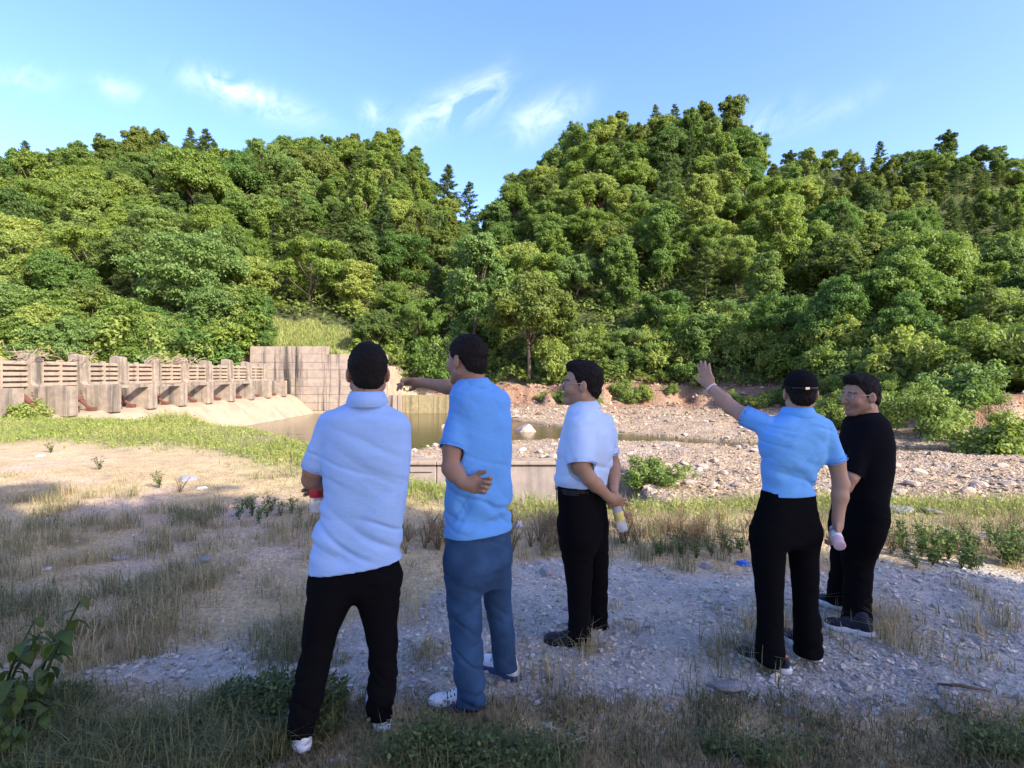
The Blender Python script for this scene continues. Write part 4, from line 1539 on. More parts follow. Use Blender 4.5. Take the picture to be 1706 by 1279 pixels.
# ------------------------------------------------------------------ people: implicit surfaces -> one continuous mesh each
class Field:
    def __init__(s, lo, hi, h):
        s.lo = np.asarray(lo, float)
        s.h = h
        s.n = np.ceil((np.asarray(hi) - s.lo) / h).astype(int) + 1
        s.g = np.full(s.n, 0.06, np.float32)

    def region(s, lo, hi):
        a = np.clip(np.floor((np.asarray(lo) - s.lo) / s.h).astype(int), 0, s.n - 1)
        b = np.clip(np.ceil((np.asarray(hi) - s.lo) / s.h).astype(int) + 1, 1, s.n)
        sl_ = tuple(slice(i, j) for i, j in zip(a, b))
        ax = [(np.arange(i, j) * s.h + o).astype(np.float32) for i, j, o in zip(a, b, s.lo)]
        return sl_, ax[0][:, None, None], ax[1][None, :, None], ax[2][None, None, :]

    def put(s, sl_, d, k, sub=False):
        g = s.g[sl_]
        if sub:
            h = np.maximum(k - np.abs(g + d), 0) / k
            s.g[sl_] = np.maximum(g, -d) + h * h * k * .25
        else:
            h = np.maximum(k - np.abs(g - d), 0) / k
            s.g[sl_] = np.minimum(g, d) - h * h * k * .25

    def cone(s, a, b, ra, rb, k=.015, sub=False):
        a, b = np.asarray(a, float), np.asarray(b, float)
        m = max(ra, rb) + .04
        sl_, x, y, z = s.region(np.minimum(a, b) - m, np.maximum(a, b) + m)
        ab = b - a
        t = np.clip(((x - a[0]) * ab[0] + (y - a[1]) * ab[1] + (z - a[2]) * ab[2]) / (ab @ ab + 1e-12), 0, 1)
        d = np.sqrt((x - a[0] - t * ab[0]) ** 2 + (y - a[1] - t * ab[1]) ** 2 + (z - a[2] - t * ab[2]) ** 2) - (ra + (rb - ra) * t)
        s.put(sl_, d, k, sub)

    def ell(s, c, r, R=None, k=.015, sub=False, cut=None):
        c, r = np.asarray(c, float), np.asarray(r, float)
        R = np.eye(3) if R is None else R
        m = np.abs(R) @ r + .04
        sl_, x, y, z = s.region(c - m, c + m)
        q = [(x - c[0]) * R[0, i] + (y - c[1]) * R[1, i] + (z - c[2]) * R[2, i] for i in range(3)]
        k0 = np.sqrt((q[0] / r[0]) ** 2 + (q[1] / r[1]) ** 2 + (q[2] / r[2]) ** 2) + 1e-6
        k1 = np.sqrt((q[0] / r[0] ** 2) ** 2 + (q[1] / r[1] ** 2) ** 2 + (q[2] / r[2] ** 2) ** 2) + 1e-6
        d = k0 * (k0 - 1) / k1
        if cut is not None:
            d = np.maximum(d, cut(q[0], q[1], q[2]))
        s.put(sl_, d, k, sub)

    def loft(s, rows, yaw, k=.03, p=2.3, slope=0.0, recess=0.0):
        """rows: (z, cx, cy, a, b) from low to high; a along the body's right, b along its front"""
        rows = sorted(rows)
        A = np.array(rows, float)
        zz = np.linspace(A[0, 0], A[-1, 0], 160)
        W = []
        for i in range(1, 5):
            w = np.interp(zz, A[:, 0], A[:, i])
            kr = np.ones(9) / 9
            w = np.convolve(np.pad(w, 4, mode='edge'), kr, 'valid')
            W.append(w)
        m = A[:, 3:5].max() + .05
        lo = np.array([A[:, 1].min() - m, A[:, 2].min() - m, A[0, 0] - .05])
        hi = np.array([A[:, 1].max() + m, A[:, 2].max() + m, A[-1, 0] + .05])
        sl_, x, y, z = s.region(lo, hi)
        zf = z.ravel()
        cx, cy, a, b = [np.interp(zf, zz, w)[None, None, :].astype(np.float32) for w in W]
        cs, sn = math.cos(yaw), math.sin(yaw)
        u = ((x - cx) * cs + (y - cy) * sn) / a
        v = (-(x - cx) * sn + (y - cy) * cs) / b
        q = (np.abs(u) ** p + np.abs(v) ** p) ** (1 / p)
        d = (q - 1) * np.minimum(a, b)
        z0 = A[0, 0] + slope * (x - A[0, 1])
        d = np.maximum(d, np.maximum(z0 - z, z - A[-1, 0]))
        s.put(sl_, d.astype(np.float32), k)

    def mesh(s):
        g, h = s.g, s.h
        ins = g < 0
        cnt = sum(ins[i:i + ins.shape[0] - 1, j:j + ins.shape[1] - 1, l:l + ins.shape[2] - 1].astype(np.uint8) for i in (0, 1) for j in (0, 1) for l in (0, 1))
        act = np.argwhere((cnt > 0) & (cnt < 8))
        idx = np.full(cnt.shape, -1, np.int32)
        idx[tuple(act.T)] = np.arange(len(act))
        off = np.array([(i, j, l) for i in (0, 1) for j in (0, 1) for l in (0, 1)])
        val = np.stack([g[tuple((act + o).T)] for o in off], 1)
        acc = np.zeros((len(act), 3))
        w = np.zeros(len(act))
        for a in range(8):
            for b in range(a + 1, 8):
                if np.abs(off[a] - off[b]).sum() != 1:
                    continue
                m = (val[:, a] < 0) != (val[:, b] < 0)
                t = val[m, a] / (val[m, a] - val[m, b])
                acc[m] += off[a] + t[:, None] * (off[b] - off[a])
                w[m] += 1
        V = (act + acc / w[:, None]) * h + s.lo
        F = []
        for ax in range(3):
            b, c = (ax + 1) % 3, (ax + 2) % 3
            s0 = [slice(None)] * 3
            s1 = [slice(None)] * 3
            s0[ax], s1[ax] = slice(0, -1), slice(1, None)
            e = np.argwhere(ins[tuple(s0)] != ins[tuple(s1)])
            e = e[(e[:, b] > 0) & (e[:, c] > 0) & (e[:, b] < g.shape[b] - 1) & (e[:, c] < g.shape[c] - 1)]
            fl = ins[tuple(e.T)]
            q = []
            for db, dc in ((1, 1), (0, 1), (0, 0), (1, 0)):
                k = e.copy()
                k[:, b] -= db
                k[:, c] -= dc
                q.append(idx[tuple(k.T)])
            q = np.stack(q, 1)
            q[~fl] = q[~fl][:, ::-1]
            F.append(q)
        return V, np.concatenate(F)


def vnormals(V, F):
    a = V[F[:, 1]] - V[F[:, 3]]
    b = V[F[:, 2]] - V[F[:, 0]]
    n = -np.cross(a, b)
    N = np.zeros_like(V)
    for i in range(4):
        np.add.at(N, F[:, i], n)
    return unit(N)


def folds(V, N, amp, dirs, seed=0, lowmask=None):
    amp = amp * .62
    """cloth wrinkles: ridged noise stretched along given directions"""
    D = np.zeros(len(V))
    for i, (d, f, st) in enumerate(dirs):
        d = unit(np.array(d, float))
        # coordinate across the fold is d; two others are stretched
        o1 = unit(np.cross(d, (0.2, 1, 0.1)))
        o2 = np.cross(d, o1)
        wob = .35 * noise3(V[:, 0] * 7 + 9, V[:, 1] * 7, V[:, 2] * 7, seed + 40 + i)
        n = noise3((V @ d) * f * 1.7 + wob, (V @ o1) * f * st, (V @ o2) * f * st, seed + i)
        D += np.clip(1 - np.abs(n) * 3.0, -.35, 1) ** 1.0
    m = .35 + .65 * sstep(.5 + noise3(V[:, 0] * 4, V[:, 1] * 4, V[:, 2] * 4, seed + 77))
    if lowmask is not None:
        m = m * lowmask(V)
    return V + N * (amp * D * m)[:, None]


def frame(fwd, up=(0, 0, 1)):
    f = unit(np.array(fwd, float))
    r = unit(np.cross(f, np.array(up, float)))
    u = np.cross(r, f)
    return np.stack([r, f, u], 1)          # columns right, forward, up


def fabric(name, col, bscale=900, var=.08, bump=.12, rough=.85, wr=.3, sheen=.08, spec=.2):
    t = NT(name)
    v = t.obj()
    w = t.noise(bscale, 2, .5, v)
    n = t.noise(9, 4, .5, v)
    c = t.mix(n, tuple(q * (1 - var) for q in col), tuple(min(1, q * (1 + var)) for q in col))
    h = t.math('ADD', t.math('MULTIPLY', w, .25), t.math('MULTIPLY', t.noise(16, 3, .5, t.obj((1, 1, 1.8)), .8), 2.0))
    t.bsdf(c, rough, t.bump(h, wr, .006), spec, Sheen_Weight=sheen)
    return t.m


def skin_mat():
    t = NT('skin')
    v = t.obj()
    a = t.attr('Col').outputs['Color']
    n = t.noise(45, 4, .55, v)
    c = t.mix(1.0, a, t.mix(n, (.88, .84, .82), (1.1, 1.06, 1.04)), 'MULTIPLY')
    t.bsdf(c, .55, t.bump(t.noise(320, 2, .5, v), .15, .002), .35, Subsurface_Weight=.06, Subsurface_Radius=(.01, .004, .002))
    return t.m


def hair_mat():
    t = NT('hair')
    v = t.obj((1, 1, .35))
    n = t.noise(220, 3, .6, v)
    t.bsdf(t.mix(n, (.004, .0035, .003), (.014, .011, .010)), .75, t.bump(n, .9, .004), .12)
    return t.m


def jeans_mat():
    t = NT('denim')
    v = t.obj()
    n = t.noise(7, 4, .55, v)
    w = t.noise(600, 2, .5, t.obj((1, 1, .2)))
    c = t.mix(t.mapr(n, .3, .72, 0, 1), (.004, .017, .05), (.022, .064, .145))
    c = t.mix(t.math('MULTIPLY', w, .35), c, (.05, .11, .21))
    t.bsdf(c, .85, t.bump(t.math('ADD', w, t.math('MULTIPLY', t.noise(22, 3, .5, t.obj((1, 1, 1.6))), 2.5)), .35, .006), .2)
    return t.m


M['skin'] = skin_mat()
M['hair'] = hair_mat()
M['jeans'] = jeans_mat()
M['shirt1'] = fabric('pale_blue_pique', (0.27, 0.415, 0.68))
M['shirt2'] = fabric('sky_blue_cotton', (0.10, 0.285, 0.62))
M['shirt3'] = fabric('white_blue_cotton', (0.42, 0.56, 0.76))
M['shirt4'] = fabric('azure_polo', (0.13, 0.36, 0.72))
M['shirt5'] = fabric('black_polo', (0.006, 0.006, 0.008), sheen=0, spec=.06, rough=1)
M['trouser'] = fabric('black_cloth', (0.004, 0.004, 0.005), wr=.25, sheen=0, spec=.05, rough=1)
M['navy'] = fabric('navy_mesh', (0.014, 0.018, 0.030))
M['blacktrim'] = simple('black_leather', (0.008, 0.008, 0.009), .45, .2, 40, .2)
M['white'] = simple('white_rubber', (0.62, 0.64, 0.66), .5, .06, 30, .05)
M['whiteknit'] = fabric('white_knit', (0.60, 0.63, 0.66))
M['bluesole'] = simple('blue_rubber', (0.035, 0.06, 0.14), .5, .1, 30, .05)
M['red'] = simple('red_label', (0.45, 0.02, 0.03), .35, .1, 30, 0)
M['orange'] = simple('orange_tab', (0.65, 0.12, 0.04), .5, .1, 30, 0)
M['metal'] = simple('wire_metal', (0.45, 0.43, 0.40), .3, .05, 30, 0, Metallic=.9)
M['eye'] = simple('eye_white', (0.5, 0.47, 0.44), .25, .05, 30, 0)
M['iris'] = simple('dark_iris', (0.012, 0.008, 0.006), .2, .05, 30, 0)


def glass_mat(name, col, a):
    t = NT(name)
    b = t.n.new('ShaderNodeBsdfPrincipled')
    b.inputs['Base Color'].default_value = col + (1,)
    b.inputs['Roughness'].default_value = .12
    b.inputs['Alpha'].default_value = a
    t.l.new(b.outputs[0], t.out.inputs[0])
    return t.m


M['plastic'] = glass_mat('clear_plastic', (.70, .74, .76), .42)
M['pinkplastic'] = glass_mat('pink_plastic', (.74, .52, .56), .5)
M['lens'] = glass_mat('spectacle_lens', (.6, .62, .65), .05)
M['yellow'] = simple('yellow_label', (0.62, 0.50, 0.14), .4, .1, 30, 0)
M['whitelabel'] = simple('white_label', (0.62, 0.60, 0.58), .4, .1, 30, 0)
M['capcloth'] = fabric('black_cap', (0.007, 0.007, 0.008), sheen=0, spec=.06, rough=1)
M['bluecap'] = simple('blue_cap', (0.25, 0.45, 0.70), .4, .05, 30, 0)


def hand(Fd, W, f, n, side, curl, thumb=.5, L=.088, k=.009):
    """W wrist point, f finger direction, n palm normal, side=+1 when the thumb is on s = f x n, curl in radians per joint for 4 fingers"""
    f = unit(np.array(f, float))
    n = np.array(n, float)
    n = unit(n - f * (n @ f))
    s = np.cross(f, n) * side
    R = np.stack([s, f, n], 1)
    Fd.ell(W + f * .048, (.041, .054, .0165), R, .014)
    Fd.cone(W - f * .02, W + f * .03, .026, .027, .016)
    Fd.ell(W + f * .035 + s * .024 + n * .008, (.019, .033, .017), R, .012)
    for i, (o, ln) in enumerate(((.030, .074), (.010, .083), (-.010, .077), (-.029, .060))):
        p = W + f * (L - abs(o - .008) * .25) + s * o
        d = unit(f + s * (o * 2.0))
        c = curl[i] if hasattr(curl, '__len__') else curl
        for j, (q, r0, r1) in enumerate(((.45, .0100, .0092), (.31, .0092, .0085), (.24, .0085, .0072))):
            ang = c * (.75 if j == 0 else 1.0)
            dn = unit(n - d * (n @ d))
            d2 = unit(d * math.cos(ang) + dn * math.sin(ang))
            Fd.cone(p, p + d2 * ln * q, r0, r1, k * .6)
            p = p + d2 * ln * q
            # carry the normal round with the bend
            n2 = unit(n * math.cos(ang) - d * math.sin(ang))
            d = d2
            n_save = n2
            n = n2
        n = R[:, 2]
    p = W + f * .030 + s * .034
    for j, (ln, r0, r1) in enumerate(((.040, .0135, .0115), (.032, .0112, .0095))):
        d = unit(f * (.75 + .2 * j) + s * (.75 - .75 * thumb * (j + .4)) + n * (.15 + thumb * (.35 + .45 * j)))
        Fd.cone(p, p + d * ln, r0, r1, k)
        p = p + d * ln


def head(Fd, c, R, sc_=1.0, neck=None):
    def w(x, y, z):
        return c + R @ (np.array([x, y, z]) * sc_)

    def E(x, y, z, r, k=.012, sub=False, rot=None):
        Fd.ell(w(x, y, z), np.array(r) * sc_, R if rot is None else R @ rot, k, sub)
    E(0, -.012, .035, (.076, .097, .087), .02)
    E(0, .030, -.022, (.064, .062, .085), .03)
    for sgn in (-1, 1):
        Fd.cone(w(sgn * .054, .0, -.052), w(sgn * .022, .062, -.094), .021 * sc_, .019 * sc_, .02)
        E(sgn * .038, .060, -.026, (.026, .028, .028), .015)
    E(0, .070, -.094, (.024, .020, .019), .015)
    Fd.cone(w(-.034, .083, .022), w(.034, .083, .022), .0095 * sc_, .0095 * sc_, .012)
    for sgn in (-1, 1):
        E(sgn * .031, .096, .002, (.016, .012, .010), .012, True)
    Fd.cone(w(0, .092, .008), w(0, .110, -.028), .0075 * sc_, .0125 * sc_, .009)
    for sgn in (-1, 1):
        E(sgn * .011, .101, -.032, (.009, .010, .008), .006)
    E(0, .087, -.056, (.022, .011, .0055), .005)
    E(0, .086, -.067, (.019, .011, .0065), .005)
    for sgn in (-1, 1):
        a = .35 * sgn
        rot = np.array([[math.cos(a), -math.sin(a), 0], [math.sin(a), math.cos(a), 0], [0, 0, 1]])
        E(sgn * .079, -.006, -.006, (.010, .021, .032), .008, rot=rot)
        E(sgn * .089, .004, .0, (.006, .011, .018), .006, True, rot=rot)
    if neck is not None:
        Fd.cone(w(0, -.022, -.045), neck, .054 * sc_, .060 * sc_, .025)
        Fd.cone(w(0, -.040, -.02), neck + R @ np.array([0, -.012, 0]), .045 * sc_, .052 * sc_, .025)


def hair_line(y):
    return np.interp(y, [-.12, -.085, -.05, -.022, .002, .012, .03, .05, .075, .12], [-.070, -.066, -.045, .004, .024, -.008, .018, .056, .076, .084])


def make_hair(c, R, sc_, top=.012, grey=False, line=hair_line, seed=0, h=.0042):
    Fd = Field(c - .17, c + .19, h)

    def cut(x, y, z):
        return (line(y / sc_).astype(np.float32) * sc_ - z) * .75
    Fd.ell(c + R @ (np.array([0, -.012, .035]) * sc_), np.array([.081, .1025, .087 + top]) * sc_, R, .01, cut=lambda x, y, z: (line((y - .012 * sc_) / sc_) * sc_ + .004 * noise3(x * 130, y * 130, z * 60, 5) - (z + .035 * sc_)) * .75)
    Fd.ell(c + R @ (np.array([0, -.050, -.02]) * sc_), np.array([.064, .058, .062]) * sc_, R, .012, cut=lambda x, y, z: np.maximum((line((y - .050) / sc_) * sc_ - (z - .02 * sc_)) * .75, y - .03))
    if top > .011:
        Fd.ell(c + R @ (np.array([0, .052, .102]) * sc_), np.array([.052, .045, .028]) * sc_, R, .03)
    V, F = Fd.mesh()
    N = vnormals(V, F)
    q = (V - c) @ R
    n = noise3(q[:, 0] * 190, q[:, 1] * 100, q[:, 2] * 100, seed)
    V = V + N * (.0032 * n + .0035 * noise3(q[:, 0] * 38, q[:, 1] * 38, q[:, 2] * 38, seed + 3))[:, None]
    # short strands that break the outline
    r = np.random.RandomState(seed + 1)
    NS = 6000
    pick = r.randint(0, len(V), NS)
    d = unit(N[pick] * .8 + r.normal(size=(NS, 3)) * .35 + (R @ np.array([0, -.35, .1])))
    s = unit(np.cross(d, r.normal(size=(NS, 3)))) * .0011
    ln = r.uniform(.006, .017, NS)[:, None] * (0.6 + top * 45)
    b0 = V[pick]
    sv = np.stack([b0 - s, b0 + s, b0 + d * ln + s * .2, b0 + d * ln - s * .2], 1).reshape(-1, 3)
    sf = np.arange(len(sv)).reshape(-1, 4) + len(V)
    return np.concatenate([V, sv]), np.concatenate([F, sf])


def smooth_obj(name, VF, mat, parent, col=None):
    me = make_mesh(name, VF[0] - np.array(parent_loc(parent)), VF[1], mat, True, col)
    return link(name, me, parent)


def parent_loc(p):
    v = np.zeros(3)
    while p is not None:
        v += np.array(p.location)
        p = p.parent
    return v


def rows_from(lst, yaw, ratio):
    """(py, pxL, pxR, Y, ratio?) silhouette rows -> loft rows"""
    out = []
    for r in lst:
        py, l, rr_, Y = r[:4]
        q = r[4] if len(r) > 4 else ratio
        w = (rr_ - l) / 2 / FPX * Y
        a = w / math.sqrt(math.cos(yaw) ** 2 + (q * math.sin(yaw)) ** 2)
        p = P((l + rr_) / 2, py, Y)
        out.append((p[2], p[0], p[1], a, a * q))
    return out


def shoe(root, heel, toe, upper, sole, size=1.0, kind='runner', zoff=0.0):
    """heel, toe are ground points"""
    h_, t_ = np.array(heel, float), np.array(toe, float)
    fwd = unit((t_ - h_) * np.array([1, 1, 0]))
    Ln = np.linalg.norm((t_ - h_)[:2])
    R = frame(fwd)
    g0 = np.array([h_[0], h_[1], zoff])

    def w(x, y, z):
        return g0 + R @ np.array([x, y, z])
    lo = np.minimum(h_, t_) - .12
    hi = np.maximum(h_, t_) + .12
    lo[2], hi[2] = zoff - .03, zoff + .2
    Fd = Field(lo, hi, .005)
    th = .030 if kind == 'runner' else .022

    def soleprim(F_, x0, y0, z0, r):
        F_.ell(w(x0, y0, z0), r, R, .02)
    S = Field(lo, hi, .005)
    flat = lambda zlo, zhi: (lambda x, y, z: np.maximum(zlo - z, z - zhi))
    for (y0, ry, rx) in ((.16, .20, .042), (.45, .26, .040), (.72, .27, .050)):
        S.ell(w(0, Ln * y0, th / 2), (rx, Ln * ry, .10), R, .02, cut=flat(-th / 2, th / 2))
    V, F_ = S.mesh()
    so_ = smooth_obj('sole', (V, F_), sole, root)
    Fd.ell(w(0, Ln * .15, .045), (.036, Ln * .15, .045), R, .02)
    Fd.ell(w(0, Ln * .42, .045), (.036, Ln * .28, .042), R, .02)
    Fd.ell(w(0, Ln * .74, .034), (.045, Ln * .245, .032), R, .02)
    Fd.cone(w(0, Ln * .20, .06), w(0, Ln * .22, .105), .036, .036, .02)
    Fd.cone(w(0, Ln * .5, .065), w(0, Ln * .26, .095), .022, .026, .02)
    V, F_ = Fd.mesh()
    V[:, 2] = np.maximum(V[:, 2], zoff + th * .5)
    up_ = smooth_obj('shoe', (V, F_), upper, root)
    so_.parent = up_
    return up_, w, Ln


def person(spec):
    loc = spec['base']
    root = link('person', None, None, loc, spec['label'], 'person')
    rb = np.array(loc)
    yaw = spec['yaw']
    hc, hR, hs_ = spec['head_c'], spec['head_R'], spec.get('hs', 1.0)
    # ---- body: one continuous surface
    pts = [np.array(p) for p in spec['extent']]
    lo = np.min(pts, 0) - .16
    hi = np.max(pts, 0) + .16
    lo[2], hi[2] = -.02, max(hi[2], hc[2] + .16)
    B = Field(lo, hi, .0047)
    head(B, hc, hR, hs_, spec['neck'])
    tr = rows_from(spec['torso'], yaw, spec['ratio'])
    slim = [(z, x, y, max(.02, a - .035), max(.02, b - .035)) for z, x, y, a, b in tr]
    B.loft(slim, yaw)
    hip = np.array(spec['hip'])
    for lg in spec['legs']:
        rws = rows_from(lg, 0, 1.0)
        q = [np.array([r[1], r[2], r[0]]) for r in rws]
        B.cone(hip, q[0], .08, .055, .03)
        q = sorted(q, key=lambda p: -p[2])
        q = [p if p[2] > .13 else np.array([p[0], p[1], .13]) for p in q]
        for a, b in zip(q[:-1], q[1:]):
            B.cone(a, b, .036, .034, .02)
    for arm in spec['arms']:
        S_, E_, W_ = [np.array(p, float) for p in arm['j']]
        A_, C_ = np.array(arm['sleeve'][0], float), np.array(arm['sleeve'][1], float)
        B.cone(hip * .25 + spec['neck'] * .75, A_, .04, .03, .02)
        B.cone(A_, C_, .032, min(.044, arm['sleeve'][3] - .012), .02)
        B.cone(C_, E_, min(.044, arm['sleeve'][3] - .012), .041, .02)
        mid = E_ * .65 + W_ * .35
        B.cone(E_, mid, .040, .041, .02)
        B.cone(mid, W_, .041, .026, .02)
        if 'hand' in arm:
            hand(B, W_, *arm['hand'])
    V, F = B.mesh()
    q = ((V - hc) @ hR) / hs_
    sk = np.array(spec.get('skin', (.27, .16, .105)))
    col = np.tile(sk, (len(V), 1))
    hd = (np.abs(q[:, 0]) < .12) & (np.abs(q[:, 1]) < .14) & (q[:, 2] > -.13)
    lips = hd & (np.abs(q[:, 2] + .062) < .010) & (np.abs(q[:, 0]) < .022) & (q[:, 1] > .07)
    brow = hd & (np.abs(q[:, 2] - .0235 - .004 * np.cos(q[:, 0] * 40)) < .0038) & (np.abs(np.abs(q[:, 0]) - .033) < .019) & (q[:, 1] > .06)
    beard = hd & (q[:, 2] < -.045) & (q[:, 1] > .02)
    col[beard] *= (.84, .82, .84)
    col[lips] = sk * (.92, .74, .74)
    col[brow] = (.05, .035, .028)
    bodyo = smooth_obj('body', (V, F), M['skin'], root, col)
    if spec.get('face'):
        for sgn in (-1, 1):
            ec = hc + hR @ (np.array([sgn * .0305, .0745, .002]) * hs_)
            mb = MB().lathe([(.0002, -.0115)] + [(.0115 * math.cos(a), .0115 * math.sin(a)) for a in np.linspace(-1.4, 1.4, 9)] + [(.0002, .0115)], 14)
            eo = link('eye', mb.mesh('eye', M['eye'], True), root, ec - rb)
            pc = hR @ np.array([0, .0095, 0])
            mb = MB().lathe([(.0002, -.0048)] + [(.0048 * math.cos(a), .0048 * math.sin(a)) for a in np.linspace(-1.4, 1.4, 6)] + [(.0002, .0048)], 10)
            link('iris', mb.mesh('iris', M['iris'], True), eo, pc)
    if spec.get('glasses'):
        go = MB()
        for sgn in (-1, 1):
            pts_ = [hc + hR @ (np.array([sgn * .033 + .024 * math.cos(a) * (1 + .1 * math.sin(a)), .1005 - abs(.033 + .024 * math.cos(a)) * .12, -.001 + .0165 * math.sin(a)]) * hs_) - rb for a in np.linspace(0, 2 * math.pi, 21)]
            go.tube(pts_, .0013, 5, False)
            go.tube([hc + hR @ (np.array([sgn * .058, .093, .006]) * hs_) - rb, hc + hR @ (np.array([sgn * .078, .05, .008]) * hs_) - rb, hc + hR @ (np.array([sgn * .086, -.002, .012]) * hs_) - rb], .0015, 5)
        go.tube([hc + hR @ (np.array([-.009, .0985, .002]) * hs_) - rb, hc + hR @ (np.array([0, .101, .005]) * hs_) - rb, hc + hR @ (np.array([.009, .0985, .002]) * hs_) - rb], .0013, 5)
        gl = link('glasses', go.mesh('glasses', M['metal'], True), root)
        for sgn in (-1, 1):
            ring = [hc + hR @ (np.array([sgn * .033 + .0235 * math.cos(a), .1003 - abs(.033 + .024 * math.cos(a)) * .12, -.001 + .016 * math.sin(a)]) * hs_) - rb for a in np.linspace(0, 2 * math.pi, 17)[:-1]]
            lm = MB().add(ring, [tuple(range(16))])
            link('lens', lm.mesh('lens', M['lens']), gl)
    # ---- hair or cap
    if spec.get('cap'):
        Fd = Field(hc - .2, hc + .24, .0045)
        Fd.ell(hc + hR @ np.array([0, -.010, .036]), (.087, .108, .098), hR, .01, cut=lambda x, y, z: np.maximum((.018 - .01 - z), -1))
        CV, CF = Fd.mesh()
        co_ = smooth_obj('cap', (CV, CF), M['capcloth'], root)
        Fd = Field(hc - .2, hc + .24, .0045)
        Fd.ell(hc + hR @ np.array([0, .115, .045]), (.078, .085, .05), hR, .01, cut=lambda x, y, z: np.maximum(np.abs(z + .035 * (x / .08) ** 2) - .0035, -y - .05))
        smooth_obj('brim', Fd.mesh(), M['capcloth'], root).parent = co_
        mbk = MB()
        mbk.tube([hc + hR @ np.array([math.sin(a) * .088, -.010 - math.cos(a) * .1085, .034]) - rb for a in np.linspace(-.75, .75, 9)], .007, 6)
        link('strap', mbk.mesh('strap', M['blacktrim'], True), co_)
        bb = hc + hR @ np.array([.004, -.122, .034]) - rb
        link('buckle', MB().box(bb - np.array([.011, .004, .006]), bb + np.array([.011, .004, .006])).mesh('buckle', M['metal']), co_)
        smooth_obj('hair', make_hair(hc, hR, hs_, .0, seed=3), M['hair'], root)
    else:
        smooth_obj('hair', make_hair(hc, hR, hs_, spec.get('hairtop', .012), seed=spec['seed']), M['hair'], root)
    # ---- shirt
    pad = .22
    tl = np.array([[r[1], r[2], r[0]] for r in tr])
    lo, hi = tl.min(0) - pad, tl.max(0) + pad
    for arm in spec['arms']:
        for p in arm['sleeve'][:2]:
            lo = np.minimum(lo, np.array(p) - .12)
            hi = np.maximum(hi, np.array(p) + .12)
    S = Field(lo, hi, .0062)
    S.loft(tr, yaw, .03, spec.get('p', 2.3), spec.get('hem', 0.0))
    for arm in spec['arms']:
        a, b, ra, rb_ = arm['sleeve']
        a, b = np.array(a, float), np.array(b, float)
        mid = (a + b) / 2
        d = unit(b - a)
        m = max(ra, rb_) + .05
        sl_, x, y, z = S.region(np.minimum(a, b) - m, np.maximum(a, b) + m)
        ab = b - a
        tt = ((x - a[0]) * ab[0] + (y - a[1]) * ab[1] + (z - a[2]) * ab[2]) / (ab @ ab)
        tcl = np.clip(tt, 0, 1)
        dd = np.sqrt((x - a[0] - tcl * ab[0]) ** 2 + (y - a[1] - tcl * ab[1]) ** 2 + (z - a[2] - tcl * ab[2]) ** 2) - (ra + (rb_ - ra) * tcl)
        dd = np.maximum(dd, (tt - 1) * np.linalg.norm(ab))        # clean cut at the cuff
        S.put(sl_, dd.astype(np.float32), spec.get('sk', .020))
        # hollow cuff
        S.cone(b - d * .0, b + d * .03, max(.02, rb_ - .008), max(.02, rb_ - .006), .004, True)
    V, F = S.mesh()
    N = vnormals(V, F)
    ztop, zlow = tl[:, 2].max(), tl[:, 2].min()
    hgt_ = lambda Q: (Q[:, 2] - zlow) / (ztop - zlow)
    V = folds(V, N, spec.get('famp', .010), spec['folds'], spec['seed'], lambda Q: (.30 + .8 * sstep((.55 - hgt_(Q)) / .4)) * (.05 + .95 * sstep(hgt_(Q) / .14)))
    sh = smooth_obj('shirt', (V, F), spec['shirt'], root)
    for arm in spec['arms']:
        a, b, ra, rb_ = arm['sleeve']
        d = unit(np.array(b, float) - np.array(a, float))
        Rr = frame(d, (0.31, .2, .93))
        for off in (-.002, -.020):
            ring = [np.array(b) + d * off + Rr @ np.array([(rb_ + .0008) * math.cos(an), 0, (rb_ + .0008) * math.sin(an)]) - rb for an in np.linspace(0, 2 * math.pi, 41)]
            link('sleeve_hem', MB().tube(ring, .0022 if off > -.01 else .0012, 5, False).mesh('sleeve_hem', spec['shirt'], True), sh)
        # armhole seam where sleeve meets body
        mid = np.array(a) + (np.array(b) - np.array(a)) * .12
    # collar
    cz = spec['neck'] + np.array(spec.get('collar_off', (0, 0, .034)))
    cR = frame(spec.get('fwd'), unit(np.array(spec.get('neck_up', (0, 0, 1)))))
    mb = MB()
    nseg = 30
    prof_ = [(.076, .088, -.046), (.084, .096, -.026), (.078, .088, -.006), (.0675, .076, .020), (.0635, .071, .0225), (.061, .068, .018), (.062, .068, -.03)]
    prof_ = [(a_ * spec.get('cs', 1.10), b_ * spec.get('cs', 1.10), z_) for a_, b_, z_ in prof_]
    ringsv = []
    for (a_, b_, z_) in prof_:
        for k in range(nseg):
            an = 2 * math.pi * k / nseg
            drop = -.032 * max(0, math.sin(an)) ** 2       # opens downward at the throat
            ringsv.append(cz + cR @ np.array([a_ * math.cos(an), b_ * math.sin(an), z_ + drop]) - rb)
    fcs = [(i * nseg + k, i * nseg + (k + 1) % nseg, (i + 1) * nseg + (k + 1) % nseg, (i + 1) * nseg + k) for i in range(len(prof_) - 1) for k in range(nseg)]
    mb.add(ringsv, fcs)
    link('collar', mb.mesh('collar', spec['shirt'], True), sh)
    if spec.get('collar_line'):
        mb = MB()
        mb.tube([cz + cR @ np.array([.0815 * math.cos(an), .0935 * math.sin(an), -.024 - .032 * max(0, math.sin(an)) ** 2]) - rb for an in np.linspace(0, 2 * math.pi, 31)], .0028, 5, False)
        link('collar_piping', mb.mesh('collar_piping', M['white'], True), sh)
    # ---- trousers
    hr = sorted(rows_from(spec['hips'], yaw, spec.get('hratio', .54)))
    z_, x_, y_, a_, b_ = hr[0]
